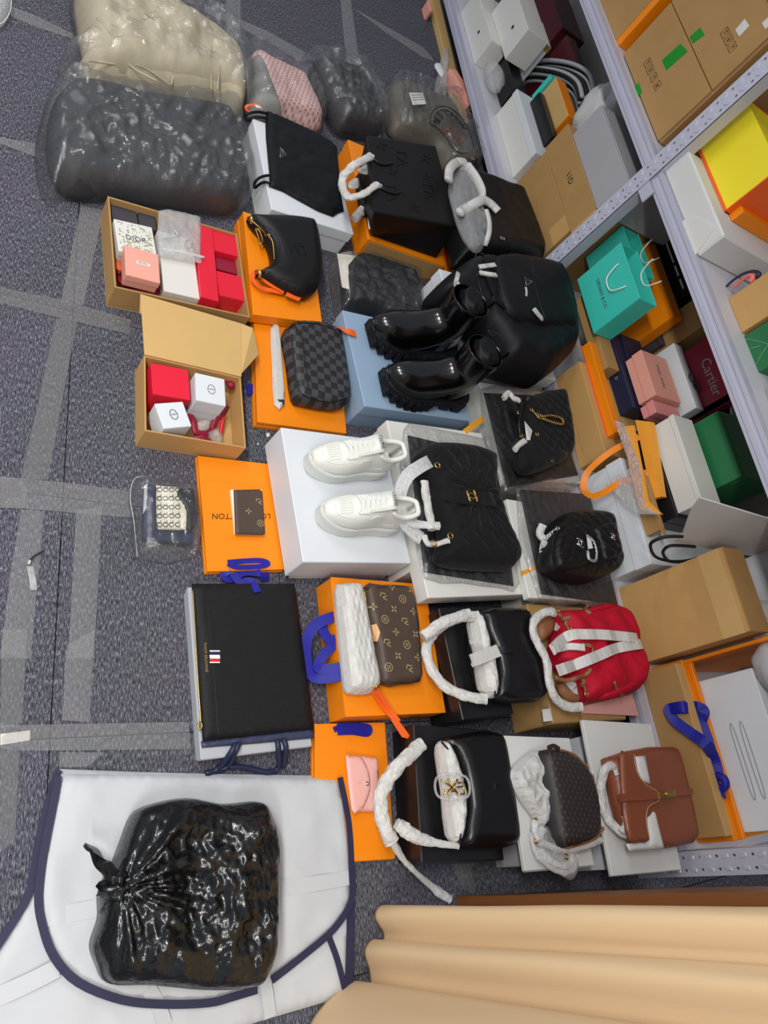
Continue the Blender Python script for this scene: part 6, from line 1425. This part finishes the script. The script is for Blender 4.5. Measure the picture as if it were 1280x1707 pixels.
bag(t, b2, '160,860 430,828 705,795 708,845 440,870 165,892', .0405, .008, .006, 'panel', 'navy_leather', sm=0, step=.01)
for q in ('345,870 328,905 285,985 180,1015', '325,875 305,915 245,990 190,1017', '300,985 360,985 430,1000 490,1010 535,985 535,900 530,860', '560,855 572,895 558,985'):
    n_ = len(q.split()); mktube('cord_handle', W(b2(q), {4: [.052, .052, .012, .008], 7: [.010, .010, .008, .008, .012, .050, .052], 3: [.052, .052, .012]}[n_]), .006, 'navy', t, n=8)
# ---- monogram pouch with wrapped chain
t = T('pouch_bag', 'brown monogram clutch pouch with natural leather tab', 'bag', b3, '470,360', .081)
pf = bag(t, b3, '315,125 400,110 520,112 562,140 590,280 612,560 590,602 520,612 405,610 370,420', .0812, .04, .02, 'body', 'mono_brown', sm=2, step=.008, wall=.5)
u_, v_ = axes(b3, '440,130 480,600'); motifs(pf, pf.poly, u_, v_, P(b3('480,350')[0], .115), .058, 'mono_ink', t, .0115)
mktube('zipper', opath(pf, b3, '330,130 345,250 370,400 395,590', -.002), .003, 'gold', t, n=6); mktube('edge_piping', opath(pf, b3, '320,125 520,116 562,143 592,290 610,560 588,598 520,606 410,604', -.001), .0018, 'mono_dark', t, n=6)
q = onpf(pf, b3, '360,312 385,306 404,350 390,398 370,395', .003); mk('leather_tab', q[::-1] + [p - Vector((0, 0, .003)) for p in q[::-1]], [tuple(range(5))], 'natural_leather', t)
t = T('wrapped_strap', 'bundle of white tissue around a bag strap beside the monogram pouch', 'strap', b3, '290,380', .081)
bag(t, b3, '185,130 210,102 285,96 312,130 345,300 378,480 400,590 385,640 340,660 250,655 228,600 205,380', .0812, .05, .03, 'tissue', 'white_wrap', sm=2, noise_=.004, ns=30., step=.008, fn=lambda x, y, d: .0012 * math.sin((x * .25 + y) * 420))
mkrib('orange_strap', W(b3('370,640 410,705 450,755 490,800'), [.11, .095, .09, .098]), .013, 'orange_hot', t, th=.002); mkrib('orange_strap', W(b3('388,640 430,700 470,760 500,800'), [.112, .098, .092, .099]), .013, 'orange_hot', t, th=.002)
q = W(b3('462,790 490,780 556,870 550,887 520,880'), .099); mk('orange_tag', q + [p - Vector((0, 0, .002)) for p in q], [tuple(range(5)), tuple(range(9, 4, -1))], 'orange_hot', t); ring(P(b3('378,620')[0], .125), Vector((1, 0, 0)), Vector((0, 1, 0)), .006, .006, .002, 'gold', t, 'clasp')
# ---- crescent shoulder bags
def hobo(lab, fr, body, tissue, z, loc, back):
    t = T('shoulder_bag', lab, 'bag', fr, loc, z)
    bag(t, fr, back, z + .0005, .035, .02, 'back_panel', 'black_smooth', sm=2, step=.01)
    pf = bag(t, fr, body, z + .02, .05, .03, 'front_panel', 'black_smooth', sm=2, step=.008)
    tz = bag(t, fr, tissue, z + .025, .05, .025, 'tissue_stuffing', 'white_wrap', sm=2, noise_=.008, ns=40., step=.006)
    return t, pf, tz
t, pf, tz = hobo('black leather crescent shoulder bag with a wrapped buckle strap', b3, '905,248 1040,222 1120,228 1160,270 1215,500 1245,640 1220,690 1160,702 985,692 988,560 960,420', '865,285 905,255 952,400 988,560 985,680 925,640 895,450', .1305, '1050,450', '880,290 1000,240 1150,300 1210,500 1230,640 1150,690 960,690 890,600 850,400')
wrapped(t, b3, '905,262 800,278 720,315 665,370 642,450 670,540 730,615 800,655 870,678 945,685', [.19, .18, .16, .15, .145, .145, .15, .16, .17, .18], .014)
wrapped(t, b3, '860,252 790,275 720,300 670,335 625,372', [.195, .195, .19, .18, .17], .015, 'wrapped_strap_end'); mkrib('wrapped_buckle', W(b3('875,490 930,470 1005,440'), .212), .03, 'white_wrap', t, th=.008)
mkrib('strap_keeper', opath(pf, b3, '1005,440 1050,438 1085,436', .003), .018, 'black_leather', t, th=.003); mktube('edge_piping', opath(pf, b3, '920,258 965,400 990,540 990,685', .0), .0022, 'black_leather', t, n=6)
u_, v_ = axes(b3, '860,360 870,440'); text('SAINT LAURENT', P(b3('858,398')[0], .1725), v_ * -1 if v_.y < 0 else v_, u_ * -1, .013, 'white_ink', t, align='LEFT'); ring(P(b3('880,508')[0], .195), u_, v_, .008, .005, .002, 'silver', t, 'clasp')
t, pf, tz = hobo('black leather crescent shoulder bag with gold letter clasp', b5, '745,145 850,112 960,92 1040,97 1080,140 1110,300 1155,600 1150,680 1100,714 960,712 850,700 872,500 850,330 800,190', '740,160 775,150 830,260 872,430 867,600 840,685 800,660 770,450 745,250', .0955, '950,400', '740,160 850,120 1080,160 1140,600 1080,705 850,700 790,640 745,400')
wrapped(t, b5, '650,160 600,205 550,250 500,305 455,375 430,450 435,540 460,620 490,680', [.13, .13, .13, .12, .11, .105, .105, .105, .10], .018)
wrapped(t, b5, '490,675 540,760 600,830 680,900 740,950 800,990', [.10, .08, .06, .04, .03, .025], [.012, .008, .007, .008, .012, .010], 'wrapped_strap_end'); wrapped(t, b5, '515,585 560,620 620,655 690,680 760,695 845,705', [.13, .13, .135, .135, .14, .145], [.013, .018, .016, .012, .008, .007], 'wrapped_strap_end')
mktube('edge_piping', opath(pf, b5, '755,148 830,250 868,420 868,560 850,695', .0), .0022, 'black_leather', t, n=6); mkrib('magnet_tab', opath(pf, b5, '1045,372 1048,400', .002), .008, 'black_patent', t, th=.003)
u_, v_ = axes(b5, '740,385 890,385'); c = P(b5('815,388')[0], .188)
def bar(a, b, w=.0035): mktube('letter_clasp', [c + u_ * a[0] * .030 + v_ * a[1] * -.019, c + u_ * b[0] * .030 + v_ * b[1] * -.019], w, 'gold', t, n=6, sm=0)
for a, b in (((-1, -.7), (0, .1)), ((-.9, .8), (0, .1)), ((0, .1), (.95, 0)), ((-.5, .9), (.5, -.8)), ((-.4, -.8), (.4, .8)), ((.4, .8), (1, .8)), ((1, .8), (1, -.6)), ((-.8, .4), (.2, .5)), ((.2, -.5), (.8, -.4))): bar(a, b, .0022)
mktube('clear_wrap', [c + u_ * .038 + v_ * .021, c - u_ * .038 + v_ * .021, c - u_ * .040 - v_ * .021, c + u_ * .038 - v_ * .021], .003, 'poly_haze', t, n=6, closed=True)
# ---- half-moon monogram bag
t = T('shoulder_bag', 'dark monogram half-moon bag with strap coiled in tissue', 'bag', b6, '400,400', .151)
pf = bag(t, b6, '258,190 330,192 400,222 462,292 500,400 514,530 505,590 440,630 345,655 305,600 275,420 240,240', .151, .06, .03, 'body', 'mono_dark', sm=2, zt=.8, step=.008, wall=.45)
u_, v_ = axes(b6, '380,220 420,600'); b = MB()
for i in range(-12, 13):
    for j in range(-9, 10):
        w = Vector(P(b6('400,420')[0], .205)) + u_ * i * .012 + v_ * (j * .016 + (.008 if i % 2 else 0))
        if inside([(w.x, w.y)], pf.poly)[0] and bdist([(w.x, w.y)], pf.poly)[0] > .012:
            for a_, b_ in ((u_ * .004, v_ * .0009), (v_ * .0035, u_ * .0009)):
                b.add([Vector((*(w + s1 * a_ + s2 * b_).xy, pf.z(*(w + s1 * a_ + s2 * b_).xy) + .0007)) for s1, s2 in ((-1, -1), (1, -1), (1, 1), (-1, 1))], [(0, 1, 2, 3)])
b.mk('printed_monogram', 'mono_dark_ink', t, kind='stuff')
mktube('edge_piping', opath(pf, b6, '262,192 330,196 400,226 460,295 498,400 511,530 502,588 440,626 348,650', -.004), .003, 'tan_leather', t, n=6); mktube('zipper', opath(pf, b6, '265,200 290,350 320,560 340,640', .0), .0016, 'mono_dark_ink', t, n=6); wrapped(t, b6, '262,185 285,175 310,190', .19, .006, 'pull_tab', 'mono_dark')
bag(t, b6, '85,320 110,262 180,200 215,200 250,260 280,380 290,470 235,560 190,500 130,420', .1515, .035, .03, 'tissue', 'white_wrap', sm=2, noise_=.012, ns=30., step=.008)
for k, q in enumerate(('215,560 190,610 220,690 290,745 350,760 385,720 380,640', '240,560 220,620 250,690 310,730 365,720 370,660', '205,620 260,640 330,655 420,645 500,610', '200,525 200,570 215,610')): wrapped(t, b6, q, [.165 + .006 * k] * len(q.split()), .010, 'wrapped_strap', 'poly_milk' if k != 2 else 'white_wrap')
bag(t, b6, '190,540 260,545 390,680 395,760 370,800 290,750 200,650', .1515, .03, .03, 'clear_wrap', 'poly_haze', sm=2, noise_=.008, ns=40.)
for q in ('203,522', '205,618', '345,690'): ring(P(b6(q)[0], .183), u_, v_, .005, .005, .0018, 'gold', t, 'strap_ring')
# ---- brown flap bag
t = T('shoulder_bag', 'chestnut leather flap bag with gold turn lock and tissue', 'bag', b6, '760,420', .191)
pf = bag(t, b6, '550,228 640,197 740,178 860,178 880,222 930,420 965,590 950,625 830,650 680,625 640,600 590,430', .191, .048, .022, 'body', 'cognac', sm=0, zt=.8, step=.01, wall=.55)
ft_ = .2395
bag(t, b6, '668,225 716,222 742,355 700,335 680,290', ft_, .004, .003, 'tissue_sheet', 'white_paper', sm=0, zt=1); bag(t, b6, '762,462 808,650 645,662 632,630 735,618 725,510', ft_ - .004, .008, .003, 'tissue_sheet', 'white_paper', sm=0, zt=1)
fq_ = bag(t, b6, '600,215 625,208 655,210 668,260 685,312 722,352 775,385 782,430 732,462 722,520 737,612 690,622 645,615 615,480', ft_ + .003, .011, .008, 'flap', 'cognac', sm=2, step=.007, zt=.8)
mktube('flap_stitching', opath(fq_, b6, '658,215 664,262 680,312 718,358 768,390 774,428 726,460 716,520 730,606', .0003), .0009, 'stitch', t, n=4)
mkrib('strap_band', [P(p, .256) for p in b6('592,418 680,412 770,404')], .018, 'cognac', t, th=.006, sm=0); mkrib('strap_band', opath(pf, b6, '850,396 885,392 922,388', .004), .016, 'cognac', t, th=.005, sm=0)
q = [P(p, .259) for p in b6('770,388 850,380 852,410 776,420')]; face_on('lock_plate', q if (q[1] - q[0]).cross(q[2] - q[0]).z > 0 else q[::-1], 'gold', t, .003); c = P(b6('812,399')[0], .264); ring(c, Vector((1, 0, 0)), Vector((0, 1, 0)), .0035, .0035, .003, 'gold', t, 'turn_lock')
wrapped(t, b6, '575,270 535,275 512,320 505,400 515,470 550,530 590,570 625,585', [.225, .22, .21, .20, .20, .205, .215, .225], .013); wrapped(t, b6, '615,500 625,540 600,580', [.235, .235, .225], .012, 'wrapped_strap_end'); wrapped(t, b6, '570,285 580,310', [.235, .235], .008, 'wrapped_strap_end')
# ---- red drawstring bag
t = T('drawstring_bag', 'red nylon drawstring bag with brown leather trim, white wrapped straps', 'bag', b4, '430,340', .16)
def folds(x, y, d): return .006 * math.sin((x * .9 + y * .3) * 60 + 3 * noise.noise(Vector((x * 12, y * 12, 0))))
pf = bag(t, b4, '195,125 280,112 360,110 440,80 500,92 545,125 585,215 615,320 638,450 600,530 480,562 350,575 320,520 260,440 190,385 185,300 205,200', .159, .085, .05, 'body', 'red_fabric', sm=2, noise_=.014, ns=14., fn=folds, step=.008)
bag(t, b4, '425,550 480,500 560,460 640,455 640,490 560,540 480,565', .19, .05, .03, 'side_pocket', 'red_fabric', sm=2, zt=.5, step=.008); bag(t, b4, '360,110 440,78 500,82 500,110 400,130', .19, .05, .025, 'side_pocket', 'red_fabric', sm=2, zt=.5, step=.008)
for q in ('170,320 250,250 350,242 460,246 600,260', '200,425 300,390 400,350 500,310 620,290'): mkrib('wrapped_strap', opath(pf, b4, q, .010), .028, 'white_wrap', t, th=.006, sm=1)
mkrib('wrapped_buckle', opath(pf, b4, '175,320 250,305 330,310', .012), .018, 'white_wrap', t, th=.006)
for q in ('215,135 240,165 265,210', '335,290 380,300 385,330', '195,455 260,470 350,440 375,410', '335,460 345,500 350,540', '495,480 510,520 540,545', '360,90 355,115 375,130'): mktube('leather_trim', opath(pf, b4, q, .003), .006, 'tan_leather', t, n=8, flat=.6)
for q in ('262,210', '348,540', '200,120'): ring(onpf(pf, b4, q, .007)[0], Vector((1, 0, 0)), Vector((0, 1, 0)), .006, .006, .0018, 'gold', t, 'grommet')
bag(t, b4, '105,180 160,140 200,160 190,230 130,270', .175, .025, .02, 'leather_base', 'tan_leather', sm=2, zt=.5); bag(t, b4, '215,490 290,470 330,590 260,570', .175, .025, .02, 'leather_base', 'tan_leather', sm=2, zt=.5)
mk('tissue', onpf(pf, b4, '200,175 225,200 205,220 190,215', .002), [(0, 1, 2, 3)], 'white_wrap', t); bag(t, b4, '262,480 300,470 320,540 290,520', .20, .02, .012, 'tissue', 'white_wrap', sm=2, zt=.5)
wrapped(t, b4, '195,125 150,125 95,165 88,230 120,300 155,370 165,450 180,520 215,575 270,605 330,605', [.222, .222, .218, .214, .214, .214, .212, .208, .20, .20, .205], .013)
for q in ('330,600', '190,120'): ring(P(b4(q)[0], .205), Vector((1, 0, 0)), Vector((0, 1, 0)), .008, .006, .002, 'silver', t, 'strap_ring')

# ================================================================ small litter on the carpet
t = T('cable_tie', 'thin dark plastic tie lying on clear tape on the carpet', 'litter', e2, '225,1070', .006)
mktube('stem', W(e2('180,1108 200,1075 235,1052 272,1034'), .008), .0018, 'ink', t, n=6); mktube('head', W(e2('178,1114 186,1092'), .008), .0028, 'masking', t, n=6, sm=0); mkrib('clear_tail', W(e2('185,1130 198,1190 210,1275'), [.008, .010, .007]), .012, 'poly_haze', t, th=.001)
t = T('paper_scrap', 'tiny white paper scrap on carpet beside the white shoe box', 'litter', c7, '115,150', .001)
Puff(W(c7('100,135 128,130 132,158 108,165'), .003), .0012, .004, .004, .4, .004, 0, .001, 90.).mk('scrap', 'white_paper', t); Puff(W(c7('38,208 50,206 52,218 40,220'), .003), .0012, .003, .003, .4, .003, 0).mk('crumb', 'white_paper', t)

# embossing is relief in the leather itself, read by the light on its edges
for o in bpy.data.objects:
    if o.type == 'MESH' and (o.name.split('.')[0] in ('embossed_letters', 'embossed_flower', 'raised_letters') or (o.data.materials and o.data.materials[0] and o.data.materials[0].name == 'pink_emboss')):
        pk = o.data.materials[0].name == 'pink_emboss'; o.data.materials[0] = MT['pink_leather' if pk else 'black_leather']
        sd = o.modifiers.new('relief', 'SOLIDIFY'); sd.thickness = .0012 if pk else .0022; sd.offset = 0

# ================================================================ third level: details belong to the part that carries them
RULES = [(('tread_lug', 'heel_block'), ('sole',)), (('lace', 'lace_stay', 'toe_seam', 'side_seam', 'perforations', 'heel_counter', 'logo_triangle'), ('upper',)),
         (('lettering', 'script_lettering', 'embossed_letters', 'embossed_flower', 'raised_letters', 'printed_monogram', 'name_plate', 'emblem', 'emblem_stroke', 'window', 'oval_slot', 'sticker', 'barcode_sticker', 'handling_symbol', 'symbol_frame', 'green_square', 'folded_flap', 'lid_seam', 'flap_seam', 'packing_tape', 'torn_flap', 'crease', 'fold_line', 'floral_print', 'woven_print', 'edge_wear', 'yellow_band', 'ribbon_stripe'), ('lid', 'front_panel', 'cover', 'body')),
         (('badge_plate', 'triangle_badge', 'grommet', 'clasp_ring', 'metal_ring', 'edge_piping', 'seam_piping', 'top_piping', 'front_zip', 'stitch_line', 'leather_tab', 'leather_corner', 'ridge', 'corner_guard', 'body_seam', 'leather_trim', 'tan_end_panel', 'magnet_tab', 'strap_keeper'), ('body', 'front_panel', 'base')),
         (('pocket_zip', 'pocket_seam'), ('front_pocket',)), (('turn_lock',), ('lock_plate',)), (('flap_stitching', 'snap'), ('flap',)), (('zip_pull',), ('zipper',)), (('navy_binding', 'webbing_strap'), ('front_flap',)), (('seam', 'barcode_label', 'print_ring', 'print_figure', 'label_print'), ('garment',))]
base = lambda o: o.name.split('.')[0]
for th in [o for o in bpy.data.objects if o.type == 'EMPTY' and o.parent is None]:
    kids = list(th.children)
    for names, hosts in RULES:
        host = next((k for h in hosts for k in kids if base(k) == h), None)
        if host is None: continue
        for k in kids:
            if base(k) in names and k is not host and not k.children: k.parent = host
